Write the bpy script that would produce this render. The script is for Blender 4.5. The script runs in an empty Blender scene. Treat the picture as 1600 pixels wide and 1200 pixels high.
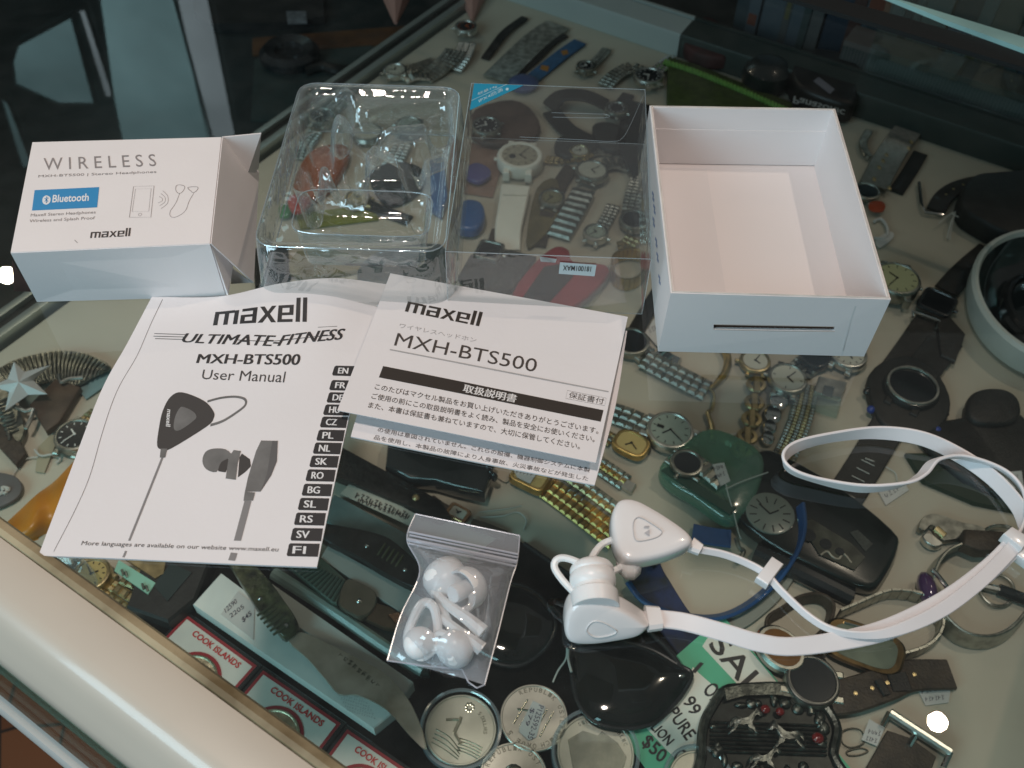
import bpy, bmesh, math, random
from mathutils import Vector, Matrix
random.seed(7)
sc = bpy.context.scene
COL = sc.collection
MM = 0.001                       # every builder works in millimetres

# ------------------------------------------------------------------ camera
FPX, TH, RO, H = 1453.4, math.radians(49.72), math.radians(1.52), 311.5
Fw = Vector((0, math.cos(TH), -math.sin(TH)))
R0 = Vector((1, 0, 0)); U0 = R0.cross(Fw)
Rt = R0*math.cos(RO) + U0*math.sin(RO)
Up = -R0*math.sin(RO) + U0*math.cos(RO)
EYE = Vector((0, 0, H))
cd = bpy.data.cameras.new('camera'); cam = bpy.data.objects.new('camera', cd); COL.objects.link(cam)
cd.sensor_width = 36; cd.lens = FPX/1600*36
cam.matrix_world = Matrix(((Rt.x, Up.x, -Fw.x, 0), (Rt.y, Up.y, -Fw.y, 0), (Rt.z, Up.z, -Fw.z, H*MM), (0, 0, 0, 1)))
cd.clip_start = 0.02; cd.clip_end = 60
cd.dof.use_dof = True; cd.dof.focus_distance = 0.42; cd.dof.aperture_fstop = 17
sc.camera = cam

# ------------------------------------------------------------------ world, lamps, exposure
w = bpy.data.worlds.new('World'); sc.world = w; w.use_nodes = True
bg = w.node_tree.nodes['Background']; bg.inputs[0].default_value = (0.78, 0.84, 0.82, 1); bg.inputs[1].default_value = 0.105
def area(name, loc, tgt, size, power, col, shape='DISK', size_y=None):
    l = bpy.data.lights.new(name, 'AREA'); l.shape = shape; l.size = size
    if size_y: l.size_y = size_y
    l.energy = power; l.color = col
    o = bpy.data.objects.new(name, l); COL.objects.link(o)
    o.location = Vector(loc); d = Vector(tgt)-Vector(loc); o.rotation_euler = d.to_track_quat('-Z', 'Y').to_euler()
    return o
kl = bpy.data.lights.new('ceiling_lamp', 'SPOT'); kl.energy = 84; kl.color = (1, .85, .77); kl.shadow_soft_size = .10; kl.spot_size = math.radians(37); kl.spot_blend = 1.0
ko = bpy.data.objects.new('ceiling_lamp', kl); COL.objects.link(ko); ko.location = (-0.36, 0.08, 2.0)
ko.rotation_euler = (Vector((-0.18, 0.20, 0))-ko.location).to_track_quat('-Z', 'Y').to_euler()
area('shop_window_light', (-1.25, -0.95, 0.75), (-.25, 0.2, 0), 1.3, 21, (.58, .86, 1.0), 'RECTANGLE', 0.9)
dl_ = bpy.data.lights.new('downlight', 'SPOT'); dl_.energy = 30; dl_.color = (1, .82, .66); dl_.shadow_soft_size = .021; dl_.spot_size = math.radians(46); dl_.spot_blend = 1.0
do_ = bpy.data.objects.new('downlight', dl_); COL.objects.link(do_); do_.location = (1.090, 0.884, 2.0)
do_.rotation_euler = (Vector((0.0, 0.12, 0))-do_.location).to_track_quat('-Z', 'Y').to_euler()
area('downlight', (-1.813, 2.405, 2.0), (0.0, 0.3, 0), 0.055, 3.0, (1, .84, .62))
sc.view_settings.view_transform = 'Standard'; sc.view_settings.look = 'None'
sc.view_settings.exposure = 0; sc.view_settings.gamma = 1
sc.cycles.transparent_max_bounces = 40; sc.cycles.max_bounces = 10
sc.cycles.caustics_reflective = False; sc.cycles.caustics_refractive = False
sc.cycles.sample_clamp_indirect = 4
try: sc.cycles.use_denoising = True
except Exception: pass

# ------------------------------------------------------------------ picture point -> point in the place
SH = -240.0
def ray(x, y): return Fw*FPX + Rt*(x-800) - Up*(y-600)
def P(x, y, z=0.0):
    d = ray(x, y); return EYE + d*((z-H)/d.z)
def S(x, y, z=0.0): return P(x, y, SH+z)
class Plane:
    def __init__(s, p, n, xd=None):
        s.p = Vector(p); s.n = Vector(n).normalized()
        a = Vector(xd) if xd else Vector((1, 0, 0)); s.a = (a - s.n*a.dot(s.n)).normalized(); s.b = s.n.cross(s.a)
    def hit(s, x, y):
        d = ray(x, y); return EYE + d*((s.p-EYE).dot(s.n)/d.dot(s.n))
    def inv(s, x, y):
        q = s.hit(x, y)-s.p; return (q.dot(s.a), q.dot(s.b))
    def fwd(s, a, b, l=0): return s.p + s.a*a + s.b*b + s.n*l
def flat(z): return Plane((0, 0, z), (0, 0, 1))

# ------------------------------------------------------------------ materials
MATS = {}
def nt(name):
    m = bpy.data.materials.new(name); m.use_nodes = True; return m, m.node_tree.nodes, m.node_tree.links
def mat(name, col, rough=.5, metal=0., var=.0, scale=60., bump=0., coat=0., col2=None, bscale=None, spec=.5, rvar=0., trans=0.):
    if name in MATS: return MATS[name]
    m, N, L = nt(name); b = N['Principled BSDF']
    b.inputs['Base Color'].default_value = (*col, 1); b.inputs['Roughness'].default_value = rough
    b.inputs['Metallic'].default_value = metal; b.inputs['Coat Weight'].default_value = coat
    b.inputs['Specular IOR Level'].default_value = spec; b.inputs['Coat Roughness'].default_value = .08
    tc = N.new('ShaderNodeTexCoord')
    if var or rvar:
        n = N.new('ShaderNodeTexNoise'); n.inputs['Scale'].default_value = scale; n.inputs['Detail'].default_value = 5
        L.new(tc.outputs['Object'], n.inputs['Vector'])
        r = N.new('ShaderNodeValToRGB'); c2 = col2 or tuple(c*(1-var) for c in col)
        r.color_ramp.elements[0].position = .35; r.color_ramp.elements[0].color = (*c2, 1)
        r.color_ramp.elements[1].position = .65; r.color_ramp.elements[1].color = (*col, 1)
        L.new(n.outputs[0], r.inputs[0])
        if var: L.new(r.outputs[0], b.inputs['Base Color'])
        if rvar:
            mr = N.new('ShaderNodeMapRange'); mr.inputs[3].default_value = max(.02, rough-rvar); mr.inputs[4].default_value = rough+rvar
            L.new(n.outputs[0], mr.inputs[0]); L.new(mr.outputs[0], b.inputs['Roughness'])
    if bump:
        n2 = N.new('ShaderNodeTexNoise'); n2.inputs['Scale'].default_value = bscale or scale*3; n2.inputs['Detail'].default_value = 4
        L.new(tc.outputs['Object'], n2.inputs['Vector'])
        bp = N.new('ShaderNodeBump'); bp.inputs['Strength'].default_value = bump; bp.inputs['Distance'].default_value = .001
        L.new(n2.outputs[0], bp.inputs['Height']); L.new(bp.outputs[0], b.inputs['Normal'])
    if trans: b.inputs['Subsurface Weight'].default_value = trans; b.inputs['Subsurface Radius'].default_value = (.004, .003, .003); b.inputs['Subsurface Scale'].default_value = 1
    MATS[name] = m; return m
def clear(name, tint=(1, 1, 1), f0=.08, rough=.02, milky=0., mcol=(.8, .85, .88), bump=0., bscale=60., edge=.96, gz=0.):
    """thin clear sheet: Schlick reflection over a tinted see-through layer, a little milky scatter"""
    if name in MATS: return MATS[name]
    m, N, L = nt(name); N.remove(N['Principled BSDF']); out = N['Material Output']
    g = N.new('ShaderNodeNewGeometry'); d = N.new('ShaderNodeVectorMath'); d.operation = 'DOT_PRODUCT'
    L.new(g.outputs['Normal'], d.inputs[0]); L.new(g.outputs['Incoming'], d.inputs[1])
    def M(op, a, b=None):
        n = N.new('ShaderNodeMath'); n.operation = op
        for i, v in enumerate((a, b)):
            if v is None: continue
            if isinstance(v, (int, float)): n.inputs[i].default_value = v
            else: L.new(v, n.inputs[i])
        return n.outputs[0]
    f = M('ADD', M('MULTIPLY', M('POWER', M('SUBTRACT', 1., M('ABSOLUTE', d.outputs['Value'])), 5.), edge-f0), f0)
    t = N.new('ShaderNodeBsdfTransparent'); t.inputs[0].default_value = (*tint, 1)
    gl = N.new('ShaderNodeBsdfGlossy'); gl.inputs['Roughness'].default_value = rough; gl.inputs[0].default_value = (1, 1, 1, 1)
    mx = N.new('ShaderNodeMixShader'); L.new(f, mx.inputs[0]); L.new(gl.outputs[0], mx.inputs[2])
    if milky:
        df = N.new('ShaderNodeBsdfDiffuse'); df.inputs[0].default_value = (*mcol, 1)
        m2 = N.new('ShaderNodeMixShader'); m2.inputs[0].default_value = milky
        if gz: L.new(M('ADD', M('MULTIPLY', M('POWER', M('SUBTRACT', 1., M('ABSOLUTE', d.outputs['Value'])), 2.), gz), milky), m2.inputs[0])
        L.new(t.outputs[0], m2.inputs[1]); L.new(df.outputs[0], m2.inputs[2]); L.new(m2.outputs[0], mx.inputs[1])
    else: L.new(t.outputs[0], mx.inputs[1])
    if bump:
        tc = N.new('ShaderNodeTexCoord'); n2 = N.new('ShaderNodeTexNoise'); n2.inputs['Scale'].default_value = bscale
        L.new(tc.outputs['Object'], n2.inputs['Vector']); bp = N.new('ShaderNodeBump'); bp.inputs['Strength'].default_value = bump
        bp.inputs['Distance'].default_value = .002
        L.new(n2.outputs[0], bp.inputs['Height']); L.new(bp.outputs[0], gl.inputs['Normal'])
    L.new(mx.outputs[0], out.inputs[0]); MATS[name] = m; return m
def glow(name, col, s):
    if name in MATS: return MATS[name]
    m, N, L = nt(name); N.remove(N['Principled BSDF']); e = N.new('ShaderNodeEmission')
    tc = N.new('ShaderNodeTexCoord'); n = N.new('ShaderNodeTexNoise'); n.inputs['Scale'].default_value = 2.2; n.inputs['Detail'].default_value = 3
    L.new(tc.outputs['Object'], n.inputs['Vector']); r = N.new('ShaderNodeValToRGB')
    r.color_ramp.elements[0].position = .3; r.color_ramp.elements[1].position = .7
    r.color_ramp.elements[0].color = (*[c*.55 for c in col], 1); r.color_ramp.elements[1].color = (*col, 1)
    L.new(n.outputs[0], r.inputs[0]); L.new(r.outputs[0], e.inputs[0]); e.inputs[1].default_value = s
    L.new(e.outputs[0], N['Material Output'].inputs[0]); MATS[name] = m; return m

PAPER = mat('white_card', (.80, .76, .755), .55, var=.025, scale=25, bump=.05, bscale=500)
PAPER2 = mat('manual_paper', (.76, .73, .735), .6, var=.03, scale=14, bump=.06, bscale=300)
RAW = mat('card_raw_edge', (.52, .40, .30), .8)
INK = mat('black_ink', (.028, .026, .027), .5)
INKG = mat('grey_ink', (.22, .21, .21), .5)
INKL = mat('light_grey_ink', (.38, .37, .37), .5)
INKM = mat('mid_grey_ink', (.11, .105, .105), .5)
BLUE = mat('blue_ink', (.03, .25, .52), .45)
TEALI = mat('turquoise_ink', (.02, .26, .42), .4)
WPLAST = mat('gloss_white_plastic', (.80, .775, .765), .22, coat=.6, var=.02, scale=40)
SIL = mat('white_silicone', (.82, .81, .80), .35, trans=.25)
CABLE = mat('white_rubber', (.80, .765, .765), .42, var=.03, scale=80)
STEEL = mat('brushed_steel', (.74, .75, .70), .32, 1, var=.25, scale=120, rvar=.1)
STEELD = mat('worn_dark_steel', (.46, .47, .42), .36, 1, var=.45, scale=150, rvar=.12)
CHROME = mat('chrome', (.72, .72, .70), .10, 1, rvar=.06, scale=100)
GOLD = mat('gold_plate', (.66, .47, .17), .38, 1, var=.35, scale=120, rvar=.08)
GOLDP = mat('pale_gold_plate', (.64, .52, .28), .36, 1, var=.35, scale=120, rvar=.08)
BLACKP = mat('black_plastic', (.012, .014, .015), .25, var=.5, scale=90, coat=.3, col2=(.022, .024, .026))
BLACKR = mat('black_rubber', (.014, .015, .014), .55, var=.4, scale=160, bump=.2)
LEATH = mat('black_leather', (.014, .013, .011), .5, var=.5, scale=200, bump=.5, bscale=700)
LEATHB = mat('brown_leather', (.055, .038, .024), .5, var=.5, scale=150, bump=.5, bscale=600)
DIALW = mat('pale_dial', (.50, .50, .42), .3, coat=.7, var=.06)
DIALG = mat('green_grey_dial', (.34, .40, .34), .25, coat=.8, var=.1)
DIALK = mat('black_dial', (.01, .012, .014), .12, coat=1)
DIALC = mat('champagne_dial', (.55, .42, .16), .3, coat=.7, var=.1)
HAND = mat('dark_hands', (.03, .03, .03), .3, .6)
HANDW = mat('white_hands', (.7, .7, .66), .4)
TAG = mat('tag_card', (.55, .56, .54), .6, var=.05)
STRING = mat('cotton_thread', (.5, .5, .46), .8)
TEALC = mat('teal_plastic', (.30, .44, .42), .3, coat=.4, var=.2)
COIN = mat('silver_coin', (.76, .74, .66), .38, 1, var=.15, scale=60, rvar=.08)
COINM = mat('coin_relief', (.85, .82, .70), .25, 1, var=.3, scale=90)
CAPS = clear('coin_capsule', (.9, .93, .92), .10, .04)
GLASS = clear('table_glass', (.93, .955, .935), .075, .0, milky=.012, mcol=(.72, .76, .74))
def dust_haze(m, lo, hi, sc1=6., sc2=70.):  # mottled dust and smudge scatter, also stands in for reflection haze
    N = m.node_tree.nodes; L = m.node_tree.links; tc = N.new('ShaderNodeTexCoord')
    a = N.new('ShaderNodeTexNoise'); a.inputs['Scale'].default_value = sc1; a.inputs['Detail'].default_value = 6; a.inputs['Distortion'].default_value = 1.2
    b = N.new('ShaderNodeTexNoise'); b.inputs['Scale'].default_value = sc2; b.inputs['Detail'].default_value = 8
    mu = N.new('ShaderNodeMath'); mu.operation = 'MULTIPLY'; mr = N.new('ShaderNodeMapRange')
    for n in (a, b): L.new(tc.outputs['Object'], n.inputs['Vector'])
    L.new(a.outputs[0], mu.inputs[0]); L.new(b.outputs[0], mu.inputs[1]); L.new(mu.outputs[0], mr.inputs[0])
    mr.inputs[1].default_value = .16; mr.inputs[2].default_value = .40; mr.inputs[3].default_value = lo; mr.inputs[4].default_value = hi
    for n in N:
        if n.type == 'MIX_SHADER' and not n.inputs[0].is_linked: L.new(mr.outputs[0], n.inputs[0])
dust_haze(GLASS, .0005, .011)
TRAY = clear('tray_pet', (.95, .97, .97), .15, .06, milky=.025, mcol=(.70, .82, .86), bump=1., bscale=60, gz=.42)
PET = clear('clear_pet', (.955, .97, .97), .10, .04, milky=.02, bump=.3, bscale=45, gz=.12)
PETE = clear('clear_pet_edge', (.82, .9, .92), .22, .12, milky=.30, mcol=(.62, .72, .78))
BAG = clear('bag_film', (.95, .96, .97), .12, .10, milky=.17, mcol=(.80, .84, .90), bump=.8, bscale=70)
BAGE = clear('bag_seal', (.9, .92, .95), .12, .2, milky=.55, mcol=(.68, .70, .78))
GEDGE = clear('watch_plastic', (.85, .92, .88), .08, .1, milky=.1)

# ------------------------------------------------------------------ mesh helpers (all in mm, world space)
def new(): return bmesh.new()
def quad(bm, *p):
    return bm.faces.new([bm.verts.new(v) for v in p])
def poly(bm, pts): return bm.faces.new([bm.verts.new(v) for v in pts])
def frame(c, d, z=0., z_dir=None):
    """local frame lying level: origin c, x towards d"""
    c = Vector(c); x = Vector(d)-c; x.z = 0; x.normalize(); y = Vector((-x.y, x.x, 0))
    return Matrix(((x.x, y.x, 0, c.x), (x.y, y.y, 0, c.y), (0, 0, 1, c.z+z), (0, 0, 0, 1)))
def tilt(Mx, ang, axis='X'): return Mx @ Matrix.Rotation(ang, 4, axis)
def box(bm, M, x0, x1, y0, y1, z0, z1, ch=0.):
    def ring(i, z): return [M @ Vector(p) for p in ((x0+i, y0+i, z), (x1-i, y0+i, z), (x1-i, y1-i, z), (x0+i, y1-i, z))]
    rs = [ring(0, z0), ring(0, z1-ch)] + ([ring(ch, z1)] if ch else [])
    loft(bm, rs, True, True)
def loft(bm, rings, cap0=True, cap1=True, closed=True):
    vs = [[bm.verts.new(p) for p in r] for r in rings]; n = len(vs[0])
    for a, b in zip(vs, vs[1:]):
        for i in range(n if closed else n-1):
            j = (i+1) % n
            try: bm.faces.new((a[i], a[j], b[j], b[i]))
            except ValueError: pass
    if cap0: bm.faces.new(vs[0][::-1])
    if cap1: bm.faces.new(vs[-1])
    return vs
def lathe(bm, M, prof, seg=40, sx=1., sy=1., caps=(False, True), sup=2.):
    def pt(r, z, k):
        a = 2*math.pi*k/seg; c, s = math.cos(a), math.sin(a)
        if sup != 2.:
            c = math.copysign(abs(c)**(2/sup), c); s = math.copysign(abs(s)**(2/sup), s)
        return M @ Vector((r*sx*c, r*sy*s, z))
    loft(bm, [[pt(r, z, k) for k in range(seg)] for r, z in prof], *caps)
def disc(bm, M, r, z, seg=36, sx=1., sy=1., sup=2.): lathe(bm, M, [(r, z-.2), (r, z)], seg, sx, sy, sup=sup)
def cr(pts, n=8, closed=False):
    pts = [Vector(p) for p in pts]; L = len(pts); out = []
    if L < 3 and not closed: 
        return [pts[0].lerp(pts[-1], i/n) for i in range(n+1)]
    rng = range(L) if closed else range(L-1)
    for i in rng:
        g = (lambda k: pts[k % L]) if closed else (lambda k: pts[max(0, min(L-1, k))])
        a, b, c, d = g(i-1), g(i), g(i+1), g(i+2)
        for s in range(n):
            t = s/n
            out.append(.5*((2*b)+(c-a)*t+(2*a-5*b+4*c-d)*t*t+(3*b-3*c+d-a)*t**3))
    if not closed: out.append(pts[-1])
    return out
def resample(pts, step):
    d = [0.]
    for a, b in zip(pts, pts[1:]): d.append(d[-1]+(b-a).length)
    n = max(1, int(round(d[-1]/step))); out = []; j = 0
    for k in range(n+1):
        s = d[-1]*k/n
        while j < len(d)-2 and d[j+1] < s: j += 1
        t = (s-d[j])/max(1e-9, d[j+1]-d[j]); out.append(pts[j].lerp(pts[j+1], min(1, max(0, t))))
    return out
def tube(bm, pts, r, seg=8, closed=False, rf=None):
    n = len(pts); rings = []; prev = None
    for i in range(n):
        t = (pts[(i+1) % n]-pts[i-1]) if closed else (pts[min(n-1, i+1)]-pts[max(0, i-1)])
        t.normalize()
        if prev is None:
            a = Vector((0, 0, 1)) if abs(t.z) < .9 else Vector((1, 0, 0)); u = t.cross(a).normalized()
        else: u = (prev-t*prev.dot(t)).normalized()
        prev = u; v = t.cross(u); rr = rf(i/(n-1)) if rf else r
        rings.append([pts[i]+(u*math.cos(2*math.pi*k/seg)+v*math.sin(2*math.pi*k/seg))*rr for k in range(seg)])
    if closed:
        rings.append(rings[0]); loft(bm, rings, False, False)
        bmesh.ops.remove_doubles(bm, verts=bm.verts, dist=1e-5)
    else: loft(bm, rings, True, True)
def ribbon(bm, pts, w, t, tw=None, wf=None, rnd=.35, closed=False):
    """flat strap, rounded-rectangle section; tw(u) = twist in radians, 0 = lying flat; the path is its centre line"""
    n = len(pts); rings = []
    for i in range(n):
        if closed: T = pts[(i+1) % n]-pts[i-1]
        else: T = pts[min(n-1, i+1)]-pts[max(0, i-1)]
        T.normalize(); sd = Vector((-T.y, T.x, 0))
        sd = sd.normalized() if sd.length > 1e-6 else Vector((1, 0, 0)); up = T.cross(sd)*-1
        if up.z < 0: up = -up
        a = tw(i/(n-1)) if tw else 0; W = sd*math.cos(a)+up*math.sin(a); N = up*math.cos(a)-sd*math.sin(a)
        hw = (wf(i/(n-1)) if wf else w)/2; ht = t/2; q = min(ht, hw)*rnd*1.6
        sec = [(-hw, -ht+q), (-hw+q, -ht), (hw-q, -ht), (hw, -ht+q), (hw, ht-q), (hw-q, ht), (-hw+q, ht), (-hw, ht-q)]
        rings.append([pts[i]+W*x+N*y for x, y in sec])
    if closed: rings.append(rings[0]); loft(bm, rings, False, False)
    else: loft(bm, rings)
def grow(pts, k):
    c = sum((Vector(p) for p in pts), Vector())/len(pts); return c, [c+(Vector(p)-c)*k for p in pts]
def slab(bm, pts, h, bev=.0, up=Vector((0, 0, 1)), round_=False):
    """outline (already at its bottom or top level) extruded by h along up, top edge chamfered"""
    pts = [Vector(p) for p in pts]
    c = sum(pts, Vector())/len(pts)
    r = max((p-c).length for p in pts)
    def ring(k, z): return [c+(p-c)*k+up*z for p in pts]
    if bev:
        if round_: rs = [ring(1-.6*bev/r, 0), ring(1, bev*.6)]+[ring(1-bev*(1-math.cos(a))/r, h-bev+bev*math.sin(a)) for a in (0, .5, 1., 1.57)]
        else: rs = [ring(1, 0), ring(1, h-bev), ring(1-bev/r, h)]
    else: rs = [ring(1, 0), ring(1, h)]
    loft(bm, rs)
def ball(bm, c, r, M=None, su=10, sv=7):
    c = Vector(c); r = Vector(r) if hasattr(r, '__len__') else Vector((r, r, r)); M = M or Matrix()
    loft(bm, [[c+(M @ Vector((r.x*math.cos(b)*math.cos(a), r.y*math.cos(b)*math.sin(a), r.z*math.sin(b)))) for a in [2*math.pi*k/su for k in range(su)]]
              for b in [-math.pi/2*.97+math.pi*.97*j/sv for j in range(sv+1)]])

# ------------------------------------------------------------------ objects
def finish(me, ang=35):
    for p in me.polygons: p.use_smooth = True
    me.set_sharp_from_angle(angle=math.radians(ang))
def link(name, bm, m, base, parent=None, ang=35, keep=False):
    if not keep: bmesh.ops.recalc_face_normals(bm, faces=bm.faces)
    for v in bm.verts: v.co = (v.co-base)*MM
    me = bpy.data.meshes.new(name); bm.to_mesh(me); bm.free(); finish(me, ang); me.materials.append(m)
    o = bpy.data.objects.new(name, me); COL.objects.link(o)
    if parent: o.parent = parent
    else: o.location = base*MM
    return o
class Thing:
    def __init__(s, name, label, cat, base, group=None, kind=None):
        s.base = Vector(base); o = bpy.data.objects.new(name, None); COL.objects.link(o); o.empty_display_size = .01
        o.location = s.base*MM; o['label'] = label; o['category'] = cat
        if group: o['group'] = group
        if kind: o['kind'] = kind
        s.o = o
    def part(s, name, bm, m, parent=None, label=None, ang=35, keep=False):
        o = link(name, bm, m, s.base, parent or s.o, ang, keep)
        if label: o['label'] = label
        return o
def single(name, label, cat, bm, m, base=None, group=None, kind=None, ang=35, keep=False):
    if base is None:
        c = Vector()
        for v in bm.verts: c += v.co
        base = c/max(1, len(bm.verts)); base.z = min(v.co.z for v in bm.verts)
    o = link(name, bm, m, Vector(base), None, ang, keep); 
    if kind == 'structure': o['kind'] = kind
    else: o['label'] = label; o['category'] = cat
    if kind == 'stuff': o['kind'] = kind
    if group: o['group'] = group
    return o

# ------------------------------------------------------------------ lettering
TC = {}
def glyphs(s, bold=0.):
    k = (s, bold)
    if k not in TC:
        c = bpy.data.curves.new('t', 'FONT'); c.body = s; c.offset = bold; c.resolution_u = 3
        o = bpy.data.objects.new('t', c); COL.objects.link(o); bpy.context.view_layer.update()
        me = bpy.data.meshes.new_from_object(o.evaluated_get(bpy.context.evaluated_depsgraph_get()))
        vs = [(v.co.x, v.co.y) for v in me.vertices]; fs = [tuple(p.vertices) for p in me.polygons]
        bpy.data.objects.remove(o); bpy.data.curves.remove(c); bpy.data.meshes.remove(me)
        x0 = min(v[0] for v in vs); x1 = max(v[0] for v in vs); y0 = min(v[1] for v in vs); y1 = max(v[1] for v in vs)
        TC[k] = ([((a-x0)/(x1-x0), (b-y0)/(y1-y0)) for a, b in vs], fs)
    return TC[k]
def put(bm, data, mp, bl, br, tl, lift=.08):
    vs, fs = data; o = Vector(mp.inv(*bl)); ex = Vector(mp.inv(*br))-o; ey = Vector(mp.inv(*tl))-o
    nv = []
    for a, b in vs:
        q = o+ex*a+ey*b; nv.append(bm.verts.new(mp.fwd(q.x, q.y, lift)))
    for f in fs:
        try: bm.faces.new([nv[i] for i in f])
        except ValueError: pass
def text(bm, s, mp, bl, br, tl, bold=0., lift=.08): put(bm, glyphs(s, bold), mp, bl, br, tl, lift)
def textb(bm, s, mp, bl, br, tl, k=.8, lift=.08):
    for i, d in enumerate((0, -k, k)): text(bm, s, mp, (bl[0]+d, bl[1]), (br[0]+d, br[1]), (tl[0]+d, tl[1]), 0, lift+.025*i)
def _logo():
    R = []
    def r(x0, x1, y0, y1): R.append([(x0, y0), (x1, y0), (x1, y1), (x0, y1)])
    x = 0
    r(0, .28, 0, 1); r(.28, .64, .80, 1); r(.64, .92, 0, 1); r(.92, 1.26, .80, 1); r(1.26, 1.54, 0, .96); x = 1.70
    r(x+.05, x+.76, .81, 1); r(x+.76, x+1.04, 0, 1); r(x+.28, x+.76, .42, .58); r(x+.28, x+.76, 0, .17); r(x, x+.28, 0, .58); x += 1.14
    R.append([(x, 0), (x+.32, 0), (x+.60, .36), (x+.88, 0), (x+1.2, 0), (x+.76, .52), (x+1.14, 1), (x+.84, 1), (x+.60, .68), (x+.36, 1), (x+.06, 1), (x+.44, .52)]); x += 1.28
    r(x, x+.28, 0, 1); r(x+.28, x+1.04, .83, 1); r(x+.76, x+1.04, .40, .83); r(x+.28, x+.76, .40, .56); r(x+.28, x+1.0, 0, .17); x += 1.20
    r(x, x+.29, 0, 1.4); x += .46; r(x, x+.29, 0, 1.4); x += .29
    vs = []; fs = []
    for q in R:
        fs.append(tuple(range(len(vs), len(vs)+len(q)))); vs += [(a/x, b/1.4) for a, b in q]
    return vs, fs
LOGO = _logo()
def stroke(bm, mp, pts, wpx, closed=False, lift=.08, smooth=True, n=6):
    """flat drawn line through picture points"""
    q = [Vector((*mp.inv(*p), 0)) for p in pts]
    if smooth and len(q) > 2: q = cr(q, n, closed)
    a = Vector(mp.inv(*pts[0])); b = Vector(mp.inv(pts[0][0]+wpx, pts[0][1])); hw = (b-a).length/2
    N = len(q); l = []; r = []
    for i in range(N):
        T = (q[(i+1) % N]-q[i-1]) if closed else (q[min(N-1, i+1)]-q[max(0, i-1)])
        T = T.normalized() if T.length > 1e-9 else Vector((1, 0, 0)); s = Vector((-T.y, T.x, 0))*hw
        l.append(bm.verts.new(mp.fwd(q[i].x+s.x, q[i].y+s.y, lift))); r.append(bm.verts.new(mp.fwd(q[i].x-s.x, q[i].y-s.y, lift)))
    for i in range(N if closed else N-1):
        j = (i+1) % N; bm.faces.new((l[i], r[i], r[j], l[j]))
def patch(bm, mp, pts, lift=.05, smooth=0, sub=1):
    q = [Vector((*mp.inv(*p), 0)) for p in pts]
    if smooth: q = cr(q, smooth, True)
    elif sub > 1:
        q2 = []
        for i in range(len(q)):
            for k in range(sub): q2.append(q[i].lerp(q[(i+1) % len(q)], k/sub))
        q = q2
    poly(bm, [mp.fwd(p.x, p.y, lift) for p in q])
def scribble(bm, mp, a, b, h, n=9, wpx=1.0, lift=.3):
    """illegible hand lettering between picture points a and b, h px tall"""
    a = Vector(a); b = Vector(b); d = (b-a); nn = Vector((d.y, -d.x)).normalized()*h
    for i in range(n):
        x = a+d*((i+.15)/n); k = random.choice((0, 1, 2)); e = d*(.55/n)
        if k == 0: pts = [x, x+nn, x+e+nn*.6, x+nn*.45]
        elif k == 1: pts = [x+nn, x+e+nn, x+e*.3+nn*.5, x+e, x]
        else: pts = [x+nn*.9, x+nn*.2, x+e*.6, x+e+nn*.7]
        stroke(bm, mp, [tuple(p) for p in pts], wpx, smooth=False, lift=lift)

# ================================================================== THE SETTING
A0 = math.radians(-31.7); EX = Vector((math.cos(A0), math.sin(A0), 0)); EY = Vector((-math.sin(A0), math.cos(A0), 0))
MC = Matrix(((EX.x, EY.x, 0, 0), (EX.y, EY.y, 0, 0), (0, 0, 1, 0), (0, 0, 0, 1)))      # display case axes
def cbox(bm, x0, x1, y0, y1, z0, z1, ch=0.): box(bm, MC, x0, x1, y0, y1, z0, z1, ch)

def tilemat():
    m, N, L = nt('brown_floor_tiles'); b = N['Principled BSDF']; b.inputs['Roughness'].default_value = .4
    tc = N.new('ShaderNodeTexCoord'); mp = N.new('ShaderNodeMapping'); mp.inputs['Rotation'].default_value[2] = A0+.2
    br = N.new('ShaderNodeTexBrick'); br.offset = 0; br.inputs['Scale'].default_value = 6.5; br.inputs['Mortar Size'].default_value = .015
    br.inputs['Color1'].default_value = (.20, .075, .03, 1); br.inputs['Color2'].default_value = (.13, .045, .02, 1); br.inputs['Mortar'].default_value = (.03, .02, .015, 1)
    br.inputs['Row Height'].default_value = .5; br.inputs['Brick Width'].default_value = .5
    L.new(tc.outputs['Object'], mp.inputs[0]); L.new(mp.outputs[0], br.inputs['Vector']); L.new(br.outputs[0], b.inputs['Base Color']); return m
bm = new(); quad(bm, (-5000, -4000, -900), (5000, -4000, -900), (5000, 7000, -900), (-5000, 7000, -900))
single('floor', '', '', bm, tilemat(), Vector((0, 0, -900)), kind='structure', keep=True)

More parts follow.
